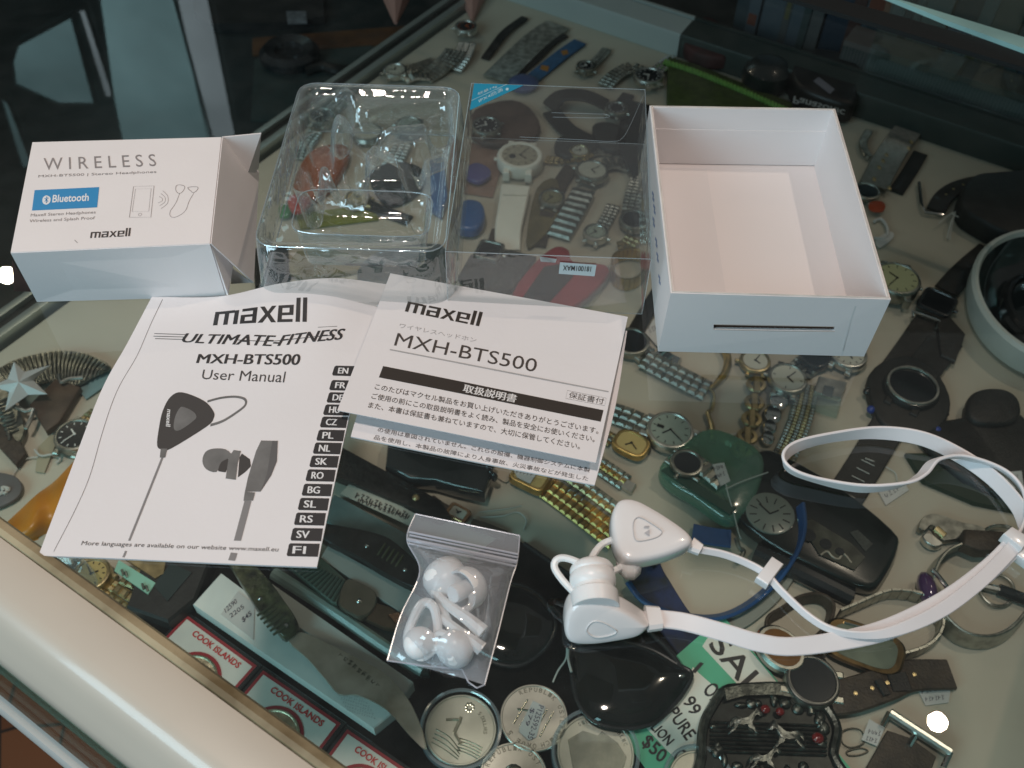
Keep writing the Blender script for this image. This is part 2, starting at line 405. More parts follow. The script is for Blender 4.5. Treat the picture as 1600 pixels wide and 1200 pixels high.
# ---- far wall with its windows (seen only as reflections in the glass top)
def R_(px, py, yd):
    """where the view through picture point px,py lands on the plane y = yd after bouncing off the glass top"""
    d = ray(px, py); t = -H/d.z; g = EYE+d*t; d = Vector((d.x, d.y, -d.z)); k = (yd-g.y)/d.y; return g+d*k
YW = 3400.
bm = new(); box(bm, Matrix(), -4200, 4200, YW+4, YW+80, -900, 3200)
single('wall', '', '', bm, mat('dark_shop_wall', (.045, .055, .055), .7, var=.4, scale=2), Vector((0, YW+4, -900)), kind='structure')
def window(px, label, s, col=(.30, .52, .55)):
    pts = [R_(x, y, YW-30) for x, y in px]
    t = Thing('shop_window', label, 'window', sum(pts, Vector())/len(pts), group='windows in the far shop wall')
    bm = new(); slab(bm, pts, 18, up=Vector((0, 1, 0))); t.part('pane', bm, glow('window_daylight_%d' % int(s*100), col, s))
    bm = new(); c, big = grow(pts, 1.05)
    vs = [[bm.verts.new(p) for p in r] for r in ([p+Vector((0, -14, 0)) for p in pts], [p+Vector((0, -14, 0)) for p in big], [p+Vector((0, 26, 0)) for p in big])]
    n = len(pts)
    for a, b in zip(vs, vs[1:]):
        for i in range(n): bm.faces.new((a[i], a[(i+1) % n], b[(i+1) % n], b[i]))
    t.part('window_frame', bm, mat('window_frame_paint', (.12, .15, .15), .5))
window([(152, -40), (262, -40), (330, 215), (345, 330), (215, 330), (180, 160)], 'wide cloudy teal window pane reflected above the small white box', 2.1)
window([(270, -40), (318, -40), (392, 330), (352, 330)], 'narrow pale window strip beside the wide teal pane', 2.4, (.42, .52, .56))
window([(112, 26), (30, 70), (22, 96), (26, 130), (92, 160), (148, 160)], 'slanted teal window pane at far left of the wall', 1.6)
window([(124, 14), (134, 14), (178, 150), (166, 150)], 'thin bright window slit between two teal panes', 2.0, (.42, .52, .56))
window([(2, 150), (14, 160), (52, 260), (36, 260)], 'thin low window slit nearest the left edge', 1.0)

# ---- back neighbours beyond the case: low counter with media cases
bm = new(); cbox(bm, -700, 1400, 946, 2600, -300, -262)
single('storage_counter', 'dark counter standing behind the glass display case', 'counter', bm, mat('dark_counter', (.03, .033, .03), .5, var=.3, scale=8))
cols = [(.045, .065, .075), (.085, .11, .13), (.025, .035, .038), (.05, .07, .07), (.10, .13, .15), (.025, .04, .06), (.09, .095, .095), (.07, .035, .03)]
x = -330.; i = 0
while x < 560:
    tk = random.choice((14, 14, 15, 26, 9)); h = random.choice((190, 190, 188, 193, 178)); yo = random.uniform(0, 10)
    bm = new(); cbox(bm, x, x+tk-.8, 1000+yo, 1135+yo, -262, -262+h, 1)
    ci = random.randrange(len(cols)); t = Thing('media_case', 'slim upright plastic case in the dark row behind the display case', 'case', MC @ Vector((x, 1000+yo, -262)), group='media cases standing in a row behind the display case')
    t.part('cover', bm, mat('case_spine_%d' % ci, cols[ci], .45))
    if random.random() < .5:
        bm = new(); z0 = random.uniform(20, 130); cbox(bm, x+1.5, x+tk-2.4, 999.4+yo, 1000+yo, -262+z0, -262+z0+random.uniform(10, 45))
        t.part('spine_label', bm, mat('spine_label_%d' % (i % 4), [(.10, .14, .14), (.16, .05, .03), (.05, .09, .16), (.13, .12, .06)][i % 4], .5))
    x += tk; i += 1
bm = new(); cbox(bm, -190, 40, 950, 985, -262, -196)
t = Thing('sleeve_stack', 'stack of thin grey paper sleeves standing behind the back rail', 'paper sleeves', MC @ Vector((-70, 960, -262)))
def stripes(name, c1, c2, sc_, rot=0.):
    if name in MATS: return MATS[name]
    m, N, L = nt(name); b = N['Principled BSDF']; b.inputs['Roughness'].default_value = .55
    tc = N.new('ShaderNodeTexCoord'); mp = N.new('ShaderNodeMapping'); mp.inputs['Rotation'].default_value[2] = rot
    wv = N.new('ShaderNodeTexWave'); wv.inputs['Scale'].default_value = sc_; wv.inputs['Distortion'].default_value = 2.5; wv.inputs['Detail Scale'].default_value = 3
    r = N.new('ShaderNodeValToRGB'); r.color_ramp.elements[0].color = (*c1, 1); r.color_ramp.elements[1].color = (*c2, 1)
    L.new(tc.outputs['Object'], mp.inputs[0]); L.new(mp.outputs[0], wv.inputs[0]); L.new(wv.outputs[0], r.inputs[0]); L.new(r.outputs[0], b.inputs['Base Color'])
    MATS[name] = m; return m
t.part('sleeves', bm, stripes('sleeve_edges', (.05, .055, .055), (.10, .10, .095), 90, -A0))
bm = new(); cbox(bm, -190, 42, 948, 985, -195.5, -190); t.part('cover_board', bm, mat('grey_board', (.14, .12, .11), .6))

# ---- left neighbour: lower counter with a wooden edge, a teal mat, a headphone and a boxed game
bm = new(); cbox(bm, -1900, -640, 60, 1900, -470, -440)
single('side_counter', 'low dark counter to the left of the display case', 'counter', bm, mat('side_counter_top', (.022, .030, .030), .35, var=.5, scale=9))
LZ = -440.
def Lq(x, y, z=0.): return P(x, y, LZ+z)
bm = new(); slab(bm, [Lq(395, 62), (Lq(735, 35)), Lq(735, 60), Lq(395, 88)], 3); single('wooden_batten', 'orange brown wooden batten lying across the low counter', 'batten', bm, mat('orange_wood', (.13, .055, .02), .5, var=.5, scale=30))
bm = new(); slab(bm, [Lq(398, 95), Lq(560, 66), Lq(585, 75), Lq(582, 130), Lq(570, 190), Lq(392, 190)], 2); single('counter_mat', 'dark teal mat on the low counter under the round headphone', 'mat', bm, mat('teal_mat', (.035, .058, .055), .6, var=.3, scale=30))
t = Thing('headphone', 'black round headphone lying on the dark teal mat', 'headphone', Lq(455, 98))
bm = new(); lathe(bm, frame(Lq(455, 98), Lq(500, 98)), [(36, 2), (44, 8), (44, 18), (36, 26), (22, 22), (20, 14)]); t.part('ear_cup', bm, BLACKP)
bm = new(); tube(bm, cr([Lq(478, 112, 8), Lq(505, 104, 10), Lq(525, 110, 10), Lq(545, 108, 6)], 6), 7); t.part('arm', bm, BLACKR)
t = Thing('boxed_gadget', 'black carton with a small pale photo beyond the low counter', 'box', Lq(430, 20))
bm = new(); slab(bm, [Lq(305, 30), Lq(305, -40), Lq(505, -40), Lq(508, 38), Lq(440, 48), Lq(330, 50)], 14); t.part('carton', bm, mat('black_carton', (.012, .013, .013), .5))
bm = new(); slab(bm, [Lq(447, 18, 14.2), Lq(478, 18, 14.2), Lq(480, 37, 14.2), Lq(450, 38, 14.2)], .6); t.part('photo_label', bm, mat('pale_photo', (.22, .24, .26), .5, var=.6, scale=90))
for k, (x0, y0, nm) in enumerate(((618, 2, 'added pale pink cone standing left of the case corner'), (738, -2, 'added pale pink cone standing against the case corner'))):  # added cones stand in for pink pointed shapes of unknown nature
    bm = new(); b0 = P(x0-16, y0-14, -235); b1 = P(x0+18, y0-12, -235); c = P(x0, y0+34, -238)
    tube(bm, [(b0+b1)/2, ((b0+b1)/2).lerp(c, .5), c], 8, 8, rf=lambda u: 17*(1-u)+2)
    single('pink_stand_in', nm, 'cone', bm, mat('pale_pink', (.42, .22, .18), .6), group='added pink cones at the case corner')

# ================================================================== DISPLAY CASE
case = Thing('display_case', 'glass topped display case with white front moulding and metal rails', 'display case', MC @ Vector((-200, 300, SH-20)))
liner = mat('cream_shelf_paper', (.52, .485, .39), .75, var=.14, scale=9, bump=.25, bscale=40)
bm = new(); cbox(bm, -600, 175, 26, 900, SH-18, SH); case.part('shelf', bm, liner)
# front moulding: rounded cream profile
prof = [(58, -2.), (57.2, .8), (54.5, 1.9), (52.6, 1.4), (52.2, .6)]
def extrude(bm, prof, x0, x1):
    loft(bm, [[MC @ Vector((x0, y, z)) for y, z in prof], [MC @ Vector((x1, y, z)) for y, z in prof]], True, True)
bead = mat('olive_bead', (.40, .335, .21), .55, var=.7, scale=30, col2=(.13, .095, .045), bump=.4)
bm = new(); extrude(bm, [(58.6, -3)]+prof[1:]+[(52.2, -3)], -700, 260); case.part('seal_bead', bm, bead)
pf = [(52.1, -3), (51.9, .9), (49, 1.5), (44, 1.7), (38, 1.65), (35.5, 1.2), (33, .1), (31, -1.6), (29, -4), (27, -7), (24.5, -11), (22, -15), (20.8, -18), (20.8, -24), (50, -24)]
bm = new(); extrude(bm, pf, -700, 260); case.part('front_moulding', bm, mat('cream_moulding', (.56, .50, .42), .30, var=.06, scale=12, coat=.5))
bm = new(); extrude(bm, [(20.6, -24), (20.6, SH-10), (18.6, SH-10), (18.6, -24)], -700, 260); case.part('front_pane', bm, clear('front_glass', (.80, .93, .90), .07, 0))
bm = new(); extrude(bm, [(30, SH-8), (30, SH-28), (15, SH-28), (15, SH-6), (17, SH-3), (19.5, SH-3), (19.8, SH-10), (22, SH-10), (22, SH-5), (24.5, SH-4), (25.8, SH-8)], -700, 260)
case.part('lower_rail', bm, mat('white_metal', (.60, .60, .57), .35, .2))
bm = new(); extrude(bm, [(24.8, SH-3.8), (26, SH-3.8), (26, 0-60), (24.8, -60)], -700, -690); case.part('pane_clip', bm, CHROME)
# left rail (two bright ridges with a dark channel)
def rail_left(y0, y1, x0):
    pr = [(0, -4), (0, 7), (3, 8), (8, 8), (8, 2), (18, 2), (18, 7), (20, 8), (27, 8), (27, -4)]
    bm = new(); loft(bm, [[MC @ Vector((x0+x, y, SH+z)) for x, z in pr] for y in (y0, y1)]); return bm
case.part('left_rail', rail_left(20, 925, -632), mat('satin_aluminium', (.50, .55, .52), .35, .7))
bm = new(); cbox(bm, -623, -615, 21, 924, SH+2.1, SH+4.5); case.part('rail_channel', bm, mat('channel_black', (.012, .013, .012), .5))
pr = [(0, -4), (0, 24), (1, 27), (30, 30), (30, 20), (34, 20), (34, 31), (38, 31), (38, -4)]
bm = new(); loft(bm, [[MC @ Vector((x, 900+y, SH+z)) for y, z in pr] for x in (-604, -352)]); case.part('back_rail', bm, mat('white_rail_paint', (.42, .46, .44), .4))
bm = new(); loft(bm, [[MC @ Vector((x, 900+y, SH+z)) for y, z in pr] for x in (-351, 260)]); case.part('back_rail', bm, mat('grey_rail', (.045, .058, .052), .4, .3))
bm = new(); cbox(bm, -160, 260, 938.5, 939.6, SH-4, SH+160); case.part('sliding_door', bm, clear('door_glass', (.88, .95, .93), .07, 0))
bm = new(); cbox(bm, 176, 182, 30, 900, SH, -6); case.part('side_pane', bm, clear('side_glass', (.72, .9, .86), .08, 0))
bm = new(); cbox(bm, 170, 192, 28, 930, SH-16, SH+3); case.part('side_rail', bm, mat('black_rail', (.02, .022, .022), .35))
bm = new(); cbox(bm, 183, 188, 28, 930, SH+3, SH+4); case.part('side_trim', bm, mat('white_rail_paint2', (.50, .54, .53), .4))
# glass top
top = new(); c4 = [MC @ Vector(p) for p in ((-900, 53, 0), (400, 53, 0), (400, 780, 0), (-900, 780, 0))]
poly(top, c4); case.part('glass_top', top, GLASS, keep=True)
bm = new(); cbox(bm, -900, 400, 780.2, 786, -6, 0); case.part('glass_edge', bm, mat('green_glass_edge', (.02, .10, .08), .2))
# black beam and pale counter edge beyond the glass top, upper right
bk = lambda x, y, z=0.: P(x, y, z)
bm = new(); slab(bm, [bk(1240, -14, 2), bk(1640, 98, 2), bk(1640, 125, 2), bk(1200, -6, 2)], 3); case.part('back_beam', bm, mat('black_beam', (.006, .007, .007), .8))
bm = new(); slab(bm, [bk(1378, -2, 5), bk(1660, 84, 5), bk(1660, 102, 5), bk(1600, 84, 5), bk(1480, 40, 5)], 3); single('white_ledge', 'narrow bright white ledge in the dark top right corner', 'ledge', bm, mat('white_ledge_paint', (.42, .66, .62), .4, var=.3, scale=20))

# ================================================================== CARTONS, BOOKLETS AND EARPHONES ON THE GLASS
def sheet(bm, a, b, c, d, th=.5, n=Vector((0, 0, 1)), nu=1, nv=1):
    """thin card: corners a b c d, thickness th along -n"""
    fr = [[a.lerp(b, i/nu).lerp(d.lerp(c, i/nu), j/nv) for i in range(nu+1)] for j in range(nv+1)]
    slab(bm, [a-n*th, b-n*th, c-n*th, d-n*th], th, up=n)
# --- small white carton with printed lid panel
Z1 = 33.
tl, tr, br, bl = P(51, 223, Z1), P(346, 215, Z1), P(328, 381, Z1), P(17, 395, Z1)
bfl, bfr = P(58, 471, .4), P(353, 463, .4)
btl = Vector((tl.x+(bfl-bl).x, tl.y+(bfl-bl).y, .4)); btr = Vector((tr.x+(bfr-br).x, tr.y+(bfr-br).y, .4))
t = Thing('small_carton', 'small white printed carton with open end flaps at left', 'carton', (bl+br+bfl+bfr)/4*Vector((1, 1, 0)).x if False else Vector(((bl.x+br.x)/2, (bl.y+tl.y)/2, 0)))
bm = new()
def card(bm, pts, th=.6):
    pts = [Vector(p) for p in pts]; n = (pts[1]-pts[0]).cross(pts[2]-pts[1]).normalized(); slab(bm, [p-n*th/2 for p in pts], th, up=n)
card(bm, (tl, tr, br, bl)); t.part('top_panel', bm, PAPER)
bm = new(); card(bm, (bl, br, bfr, bfl)); t.part('front_panel', bm, PAPER)
bm = new(); card(bm, (tl, tr, btr, btl)); t.part('back_panel', bm, PAPER)
bm = new(); card(bm, (btl, btr, bfr, bfl)); t.part('bottom_panel', bm, PAPER)
bm = new(); card(bm, (tr+Vector((.4, 0, 0)), P(404, 268, 4), P(396, 442, 2), br+Vector((.4, 0, 0)))); t.part('end_flap', bm, PAPER, label='lid flap folded down to the glass')
bm = new(); card(bm, (tr+Vector((.2, .5, 0)), P(408, 208, 31), P(404, 262, 8), P(380, 290, 6))); t.part('end_flap', bm, PAPER, label='rear dust flap sticking out')
bm = new(); card(bm, (br+Vector((0, .3, -1)), P(364, 413, 14), P(356, 461, 3), bfr+Vector((0, .3, 1)))); t.part('end_flap', bm, PAPER, label='front dust flap folded inwards')
bm = new(); card(bm, (P(362, 419, 10), P(394, 441, 1), P(361, 443, .8))); t.part('tuck_tab', bm, PAPER)
bm = new(); card(bm, (P(19, 408, 28), P(22, 454, 2), P(48, 455, 1.5), P(40, 440, 6))); t.part('end_flap', bm, mat('flap_shade_brown', (.16, .10, .09), .8), label='left flap underside with its shade painted dark brown')  # underside of the flap: its shade is put into a dark brown colour
mp = Plane(bl, (tr-tl).cross(tl-bl), tr-tl)
LF = .42
bm = new()
put(bm, LOGO, mp, (141, 373), (203.4, 370), (143.2, 360), LF)
t.part('printed_logo', bm, mat('dark_grey_ink', (.06, .05, .05), .5))
bm = new()
text(bm, 'W I R E L E S S', mp, (68.8, 267), (245, 260.5), (68.5, 248), -.0, LF)
text(bm, 'MXH-BTS500 | Stereo Headphones', mp, (60, 279.5), (244.6, 272.3), (60.7, 274.5), .0, LF)
text(bm, 'Maxell Stereo Headphones', mp, (48, 341), (149.6, 336), (49, 335), .0, LF)
text(bm, 'Wireless and Splash Proof', mp, (46, 350), (148.3, 345), (47, 344), .0, LF)
stroke(bm, mp, [(209, 292.5), (241, 291.5), (236, 340.5), (202.5, 340.5)], .8, True, LF, False)
stroke(bm, mp, [(212, 296.5), (236.5, 295.8), (232.8, 331.5), (206.8, 331.8)], .5, True, LF+.02, False)
stroke(bm, mp, [(216.5, 336.5), (219, 334), (222, 336), (219, 338.5)], .5, True, LF)
for r in (5, 9.5, 14): stroke(bm, mp, [(246+r*.62, 313-r), (249+r*.95, 313-r*.4), (249+r*.92, 313+r*.4), (245+r*.5, 313+r)], .6, False, LF)
stroke(bm, mp, [(276, 291), (283, 290), (289, 293), (285, 301), (279, 303), (275, 298)], .8, True, LF)
stroke(bm, mp, [(281, 303), (275, 318), (266, 332), (268, 340), (278, 339), (290, 330), (296, 315), (303, 303)], .7, False, LF)
stroke(bm, mp, [(294, 294), (308, 293), (309, 297), (303, 302), (299, 300)], .9, True, LF)
t.part('printed_text', bm, mat('soft_grey_ink', (.26, .235, .235), .5))
bm = new(); patch(bm, mp, [(54.6, 298.2), (155.4, 293.4), (152.2, 325), (50.4, 330)], LF); t.part('blue_badge', bm, BLUE)
bm = new(); text(bm, 'Bluetooth', mp, (82, 317.8), (139, 315.2), (83.4, 305.8), .022, LF+.06)
cx, cy = 73, 313.6
patch(bm, mp, [(cx-6.2, cy+1), (cx-5, cy-4), (cx, cy-7), (cx+5.5, cy-4.5), (cx+6.5, cy-.5), (cx+5, cy+4.5), (cx, cy+7.4), (cx-4.8, cy+5.4)], LF+.06, 3)
t.part('badge_lettering', bm, mat('white_print', (.75, .76, .78), .5))
bm = new(); stroke(bm, mp, [(cx-2.6, cy-2.6), (cx+2.7, cy+2.4), (cx-.1, cy+5), (cx+.2, cy-5), (cx+2.9, cy-2.6), (cx-2.7, cy+2.6)], 1.1, False, LF+.12, False); t.part('rune_mark', bm, BLUE)
bm = new(); stroke(bm, mp, [(117, 376), (119, 378), (121.5, 380.5)], .9, False, LF); t.part('scuff_mark', bm, INKG)

# --- open white tray box
Z2 = 36.
t = Thing('white_box_base', 'open white cardboard box with a brown slot in its front', 'box', P(1200, 400, 0))
o_ = [P(1015, 165, Z2), P(1305, 170, Z2), P(1392, 468, Z2), P(1048, 458, Z2)]
b_ = [None, None, P(1350, 557, .3), P(1028, 549, .3)]
b_[0] = Vector((o_[0].x, o_[0].y, .3))+Vector((b_[3].x-o_[3].x, b_[3].y-o_[3].y, 0)); b_[1] = Vector((o_[1].x, o_[1].y, .3))+Vector((b_[2].x-o_[2].x, b_[2].y-o_[2].y, 0))
def inset(q, k):
    c = sum(q, Vector())/4; out = []
    for i in range(4):
        e1 = (q[(i+1) % 4]-q[i]).normalized(); e0 = (q[i-1]-q[i]).normalized(); out.append(q[i]+e1*k+e0*k)
    return out
i_ = inset(o_, 1.6); ib = [Vector((p.x, p.y, 1.2)) for p in inset(b_, 1.8)]
names = ['back_wall', 'side_wall', 'front_wall', 'side_wall']
for k in range(4):
    j = (k+1) % 4; bm = new()
    if k == 2:      # front wall carries the slot: built as strips round the opening
        p = flat(0); A, B, Cc, D = o_[k], o_[j], b_[j], b_[k]      # A right-top, B left-top, Cc left-bottom, D right-bottom
        FP = Plane(B, (A-B).cross(Cc-B)*-1, A-B)
        if FP.n.y > 0: FP.n = -FP.n; FP.b = FP.n.cross(FP.a)
        sl = [FP.hit(1115, 507.5), FP.hit(1304, 511.0), FP.hit(1304, 517.5), FP.hit(1115, 514.5)]
        N_ = -FP.n*1.5
        def strip(q):
            slab(bm, [v for v in q], 1.4, up=-FP.n)
        strip([B, A, sl[1], sl[0]]); strip([A, D, sl[2], sl[1]]); strip([D, Cc, sl[3], sl[2]]); strip([Cc, B, sl[0], sl[3]])
        t.part(names[k], bm, PAPER, ang=10)
        bm = new(); slab(bm, [v-FP.n*1.45 for v in (FP.hit(1112, 505), FP.hit(1307, 509), FP.hit(1307, 520), FP.hit(1112, 517))], .2, up=-FP.n); t.part('slot', bm, mat('dark_slot', (.05, .022, .012), .9))
        bm = new()
        for q in ([(1115, 514.8), (1210, 517.2), (1304, 518)], [(1115, 507), (1200, 508.2), (1304, 510.6)]): stroke(bm, FP, q, .8, False, .05)
        t.part('slot_edge', bm, RAW)
        bm = new(); stroke(bm, FP, [(1337, 478), (1328, 505), (1316, 548)], 2.5, False, .05); 
        t.part('crease', bm, mat('crease_card', (.66, .655, .65), .6))
    else:
        loft(bm, [[b_[k], b_[j], ib[j], ib[k]], [o_[k], o_[j], i_[j], i_[k]]]); t.part(names[k], bm, PAPER)
bm = new(); slab(bm, ib, .5); t.part('base_panel', bm, mat('box_floor_card', (.76, .705, .69), .6, var=.03, scale=12))
# folded-over lining of the back wall and side wall, and pale scuffed rim
bm = new(); a, b = i_[0], i_[1]; ya = Vector((0, -.5, 0)); zz = lambda p, q, f: p.lerp(q, f)
slab(bm, [zz(a, ib[0], .97)+ya*1.5, zz(b, ib[1], .97)+ya*1.5, zz(b, ib[1], .36)+ya, zz(a, ib[0], .36)+ya], .5, up=Vector((0, 1, 0))); t.part('lining', bm, PAPER)
bm = new()
fl = flat(1.75)
slab(bm, [P(1275, 265, 1.8), P(1281, 265, 1.8), P(1345, 462, 1.8), P(1330, 462, 1.8)], .35); t.part('floor_flap', bm, PAPER)
bm = new(); slab(bm, [P(1027, 262, 1.75), P(1104, 264, 1.75), P(1134, 458, 1.75), P(1052, 456, 1.75)], .3); t.part('floor_flap', bm, mat('floor_flap_card', (.72, .675, .665), .6, var=.03, scale=12))
bm = new()
rim = [o_[k].lerp(i_[k], .5)+Vector((0, 0, .12)) for k in range(4)]
tube(bm, [p for k in range(4) for p in [rim[k].lerp(rim[(k+1) % 4], s/6) for s in range(6)]], .42, 6, True); t.part('rim', bm, mat('scuffed_rim', (.74, .68, .62), .7, var=.25, scale=60))
SP = Plane(o_[3], (o_[0]-o_[3]).cross(b_[3]-o_[3]), o_[0]-o_[3])
if SP.n.x > 0: SP.n = -SP.n; SP.b = SP.n.cross(SP.a)
bm = new()
for (x, y) in ((1019, 300), (1021, 320), (1020, 340), (1024, 372), (1026, 395), (1029, 430)): stroke(bm, SP, [(x, y), (x+2.5, y+6), (x+1, y+9), (x+3.4, y+14)], .7, False, .1)
t.part('pen_marks', bm, mat('faint_blue_pen', (.25, .3, .45), .6))

# --- curved paper surface of the user manual
class Surf:
    """smooth sheet through a grid of (picture x, picture y, height) control points"""
    def __init__(s, rows):
        s.g = [[P(*c) for c in r] for r in rows]
    def at(s, u, v):
        g = s.g; nr = len(g)-1; nc = len(g[0])-1
        def c1(p, t):
            n = len(p)-1; x = t*n; i = max(0, min(int(x), n-1)); f = x-i
            a, b, c, d = p[max(0, i-1)], p[i], p[i+1], p[min(n, i+2)]
            if i == 0: a = b*2-c
            if i+2 > n: d = c*2-b
            return .5*((2*b)+(c-a)*f+(2*a-5*b+4*c-d)*f*f+(3*b-3*c+d-a)*f**3)
        return c1([c1(r, u) for r in g], v)
    def nrm(s, u, v):
        e = .004; n = (s.at(u+e, v)-s.at(u-e, v)).cross(s.at(u, v+e)-s.at(u, v-e)); n.normalize(); return n if n.z > 0 else -n
    def fwd(s, u, v, l=0): return s.at(u, v)+s.nrm(u, v)*l
    def inv(s, x, y):
        u, v = .5, .5
        def pr(u, v):
            q = s.at(u, v)-EYE; d = q.dot(Fw); return 800+FPX*q.dot(Rt)/d, 600-FPX*q.dot(Up)/d
        for _ in range(14):
            a = pr(u, v); e = .002; b = pr(u+e, v); c = pr(u, v+e)
            j11, j12, j21, j22 = (b[0]-a[0])/e, (c[0]-a[0])/e, (b[1]-a[1])/e, (c[1]-a[1])/e
            rx, ry = x-a[0], y-a[1]; D = j11*j22-j12*j21
            u += (rx*j22-ry*j12)/D; v += (j11*ry-j21*rx)/D
            u = min(1.2, max(-.2, u)); v = min(1.2, max(-.2, v))
            if abs(rx)+abs(ry) < .02: break
        return (u, v)
MS = Surf([[(60, 868, 1.4), (169, 872, 1.5), (277, 877, 1.6), (386, 882, 1.8), (495, 886, 2.)],
           [(104, 752, 1.4), (210, 756, 1.5), (314, 760, 1.6), (418, 764, 1.8), (520, 768, 2.)],
           [(157, 613, 1.6), (257, 619, 2.2), (357, 624, 2.6), (456, 629, 2.6), (550, 634, 2.)],
           [(199, 536, 1.6), (297, 539, 3.2), (396, 536, 5.), (492, 533, 5), (580, 535, 2.)],
           [(237, 464, 1.6), (344, 463, 2.4), (437, 443, 9), (522, 434.5, 9), (604, 444, 2.)]])
t = Thing('user_manual', 'white user manual with earphone drawings and black language tabs', 'manual', P(330, 680, 0))
NU, NV = 28, 40
bm = new(); T_ = [[MS.at(i/NU, j/NV) for i in range(NU+1)] for j in range(NV+1)]; B_ = [[p-Vector((0, 0, 1.0)) for p in r] for r in T_]
vt = [[bm.verts.new(p) for p in r] for r in T_]; vb = [[bm.verts.new(p) for p in r] for r in B_]
for j in range(NV):
    for i in range(NU):
        bm.faces.new((vt[j][i], vt[j][i+1], vt[j+1][i+1], vt[j+1][i])); bm.faces.new((vb[j][i], vb[j+1][i], vb[j+1][i+1], vb[j][i+1]))
for j in range(NV):
    bm.faces.new((vt[j][0], vt[j+1][0], vb[j+1][0], vb[j][0])); bm.faces.new((vt[j][NU], vb[j][NU], vb[j+1][NU], vt[j+1][NU]))
for i in range(NU):
    bm.faces.new((vt[0][i], vb[0][i], vb[0][i+1], vt[0][i+1])); bm.faces.new((vt[NV][i], vt[NV][i+1], vb[NV][i+1], vb[NV][i]))
t.part('pages', bm, PAPER2, ang=60)
c5 = lambda x, y: (150+x/3.158, 420+y/3.158)
bm = new(); put(bm, LOGO, MS, c5(577, 280), c5(1040, 262), (c5(577, 280)[0]+5.5, c5(577, 280)[1]-29), .10)
t.part('printed_logo', bm, INK)
bm = new()
textb(bm, 'ULTIMATE-', MS, c5(418, 362), c5(892, 384), c5(448, 319), .8, .10)
textb(bm, 'FITNESS', MS, c5(896, 382), c5(1208, 350), c5(926, 328), .8, .10)
for a, b in (((288, 320), (440, 325)), ((284, 333), (432, 337)), ((292, 345), (428, 349))): stroke(bm, MS, [c5(*a), c5(*b)], 1.1, False, .10, False)
stroke(bm, MS, [c5(700, 352), c5(860, 358), c5(1010, 343), c5(1180, 328)], .9, False, .14); stroke(bm, MS, [c5(1095, 289), c5(1190, 284)], .6, False, .10, False)
textb(bm, 'MXH-BTS500', MS, c5(496, 466), c5(1000, 476), c5(509, 421), .8, .10)
t.part('printed_title', bm, INK)
bm = new(); text(bm, 'User Manual', MS, c5(520, 545), c5(928, 562), c5(530, 498), .0, .10)
text(bm, 'More languages are available on our website www.maxell.eu', MS, (126, 854), (434, 864), (129, 845.5), 0, .12)
stroke(bm, MS, [(254, 468), (235, 508), (212, 560), (182, 613), (160, 676), (140, 745), (116, 800), (84, 862)], .7, False, .10)
t.part('printed_text', bm, mat('text_ink', (.05, .048, .048), .5))
bm = new(); patch(bm, MS, [c5(*p) for p in ((302, 872), (310, 790), (330, 700), (370, 630), (425, 610), (530, 650), (578, 700), (582, 735), (545, 780), (370, 888), (325, 892))], .10, 4)
patch(bm, MS, [c5(*p) for p in ((760, 940), (720, 912), (708, 930), (700, 1030), (735, 1005), (765, 975))], .10)
patch(bm, MS, [c5(*p) for p in ((648, 925), (612, 945), (592, 975), (605, 1000), (640, 1005), (660, 960))], .10)
t.part('drawn_earphone', bm, mat('drawing_dark', (.05, .045, .043), .5))
bm = new(); patch(bm, MS, [c5(*p) for p in ((385, 790), (390, 735), (412, 690), (432, 683), (475, 702), (495, 725), (485, 748), (415, 797))], .16, 4)
patch(bm, MS, [c5(*p) for p in ((815, 848), (897, 850), (893, 950), (865, 1020), (812, 1100), (735, 1100), (750, 1030), (790, 900))], .13)
stroke(bm, MS, [c5(*p) for p in ((550, 655), (620, 637), (690, 632), (735, 645), (735, 675), (690, 712), (625, 752), (565, 772))], 3.2, False, .12)
patch(bm, MS, [c5(*p) for p in ((735, 1100), (785, 1105), (775, 1145), (728, 1145))], .17)
patch(bm, MS, [c5(*p) for p in ((640, 1035), (655, 930), (680, 895), (715, 900), (700, 960), (690, 1042))], .16)
patch(bm, MS, [c5(*p) for p in ((525, 950), (540, 905), (580, 888), (640, 892), (670, 925), (618, 955), (595, 1003), (545, 990))], .13, 3)
patch(bm, MS, [c5(*p) for p in ((320, 888), (352, 888), (342, 932), (315, 932))], .16)
t.part('drawn_grey_shapes', bm, mat('drawing_grey', (.17, .165, .16), .5, var=.3, scale=120))
bm = new(); patch(bm, MS, [c5(*p) for p in ((870, 850), (897, 850), (893, 950), (865, 1020), (815, 1096), (845, 1010))], .2); t.part('drawn_shading', bm, INKM)
bm = new(); text(bm, 'maxell', MS, c5(352, 694), c5(345, 778), c5(374, 697), .02, .17); t.part('drawn_logo', bm, mat('print_white', (.7, .7, .7), .5))
bm = new(); stroke(bm, MS, [c5(328, 932), (230, 775), (202, 845)], 3.6, False, .10, False); t.part('drawn_cable', bm, INKG)
bm = new(); stroke(bm, MS, [c5(750, 1146), (371, 845)], 11, False, .10, False); t.part('drawn_cable', bm, INKG)
bm = new(); stroke(bm, MS, [(197, 861), (193, 871)], 3.6, False, .10, False); t.part('drawn_cable_end', bm, INKG)
bm = new(); stroke(bm, MS, [(366, 864), (362, 876)], 11, False, .10, False); t.part('drawn_cable_end', bm, INKG)
tabs = [('EN', 519, 571.5), ('FR', 514.5, 594), ('DE', 510.5, 613), ('HU', 505, 632), ('CZ', 500, 651), ('PL', 494.5, 671.5), ('NL', 489, 691.5), ('SK', 483.5, 712), ('RO', 477.5, 733.5), ('BG', 471.5, 756), ('SL', 465.5, 778), ('RS', 459.5, 801), ('SV', 454, 825), ('FI', 448, 849)]
bm = new(); b2 = new()
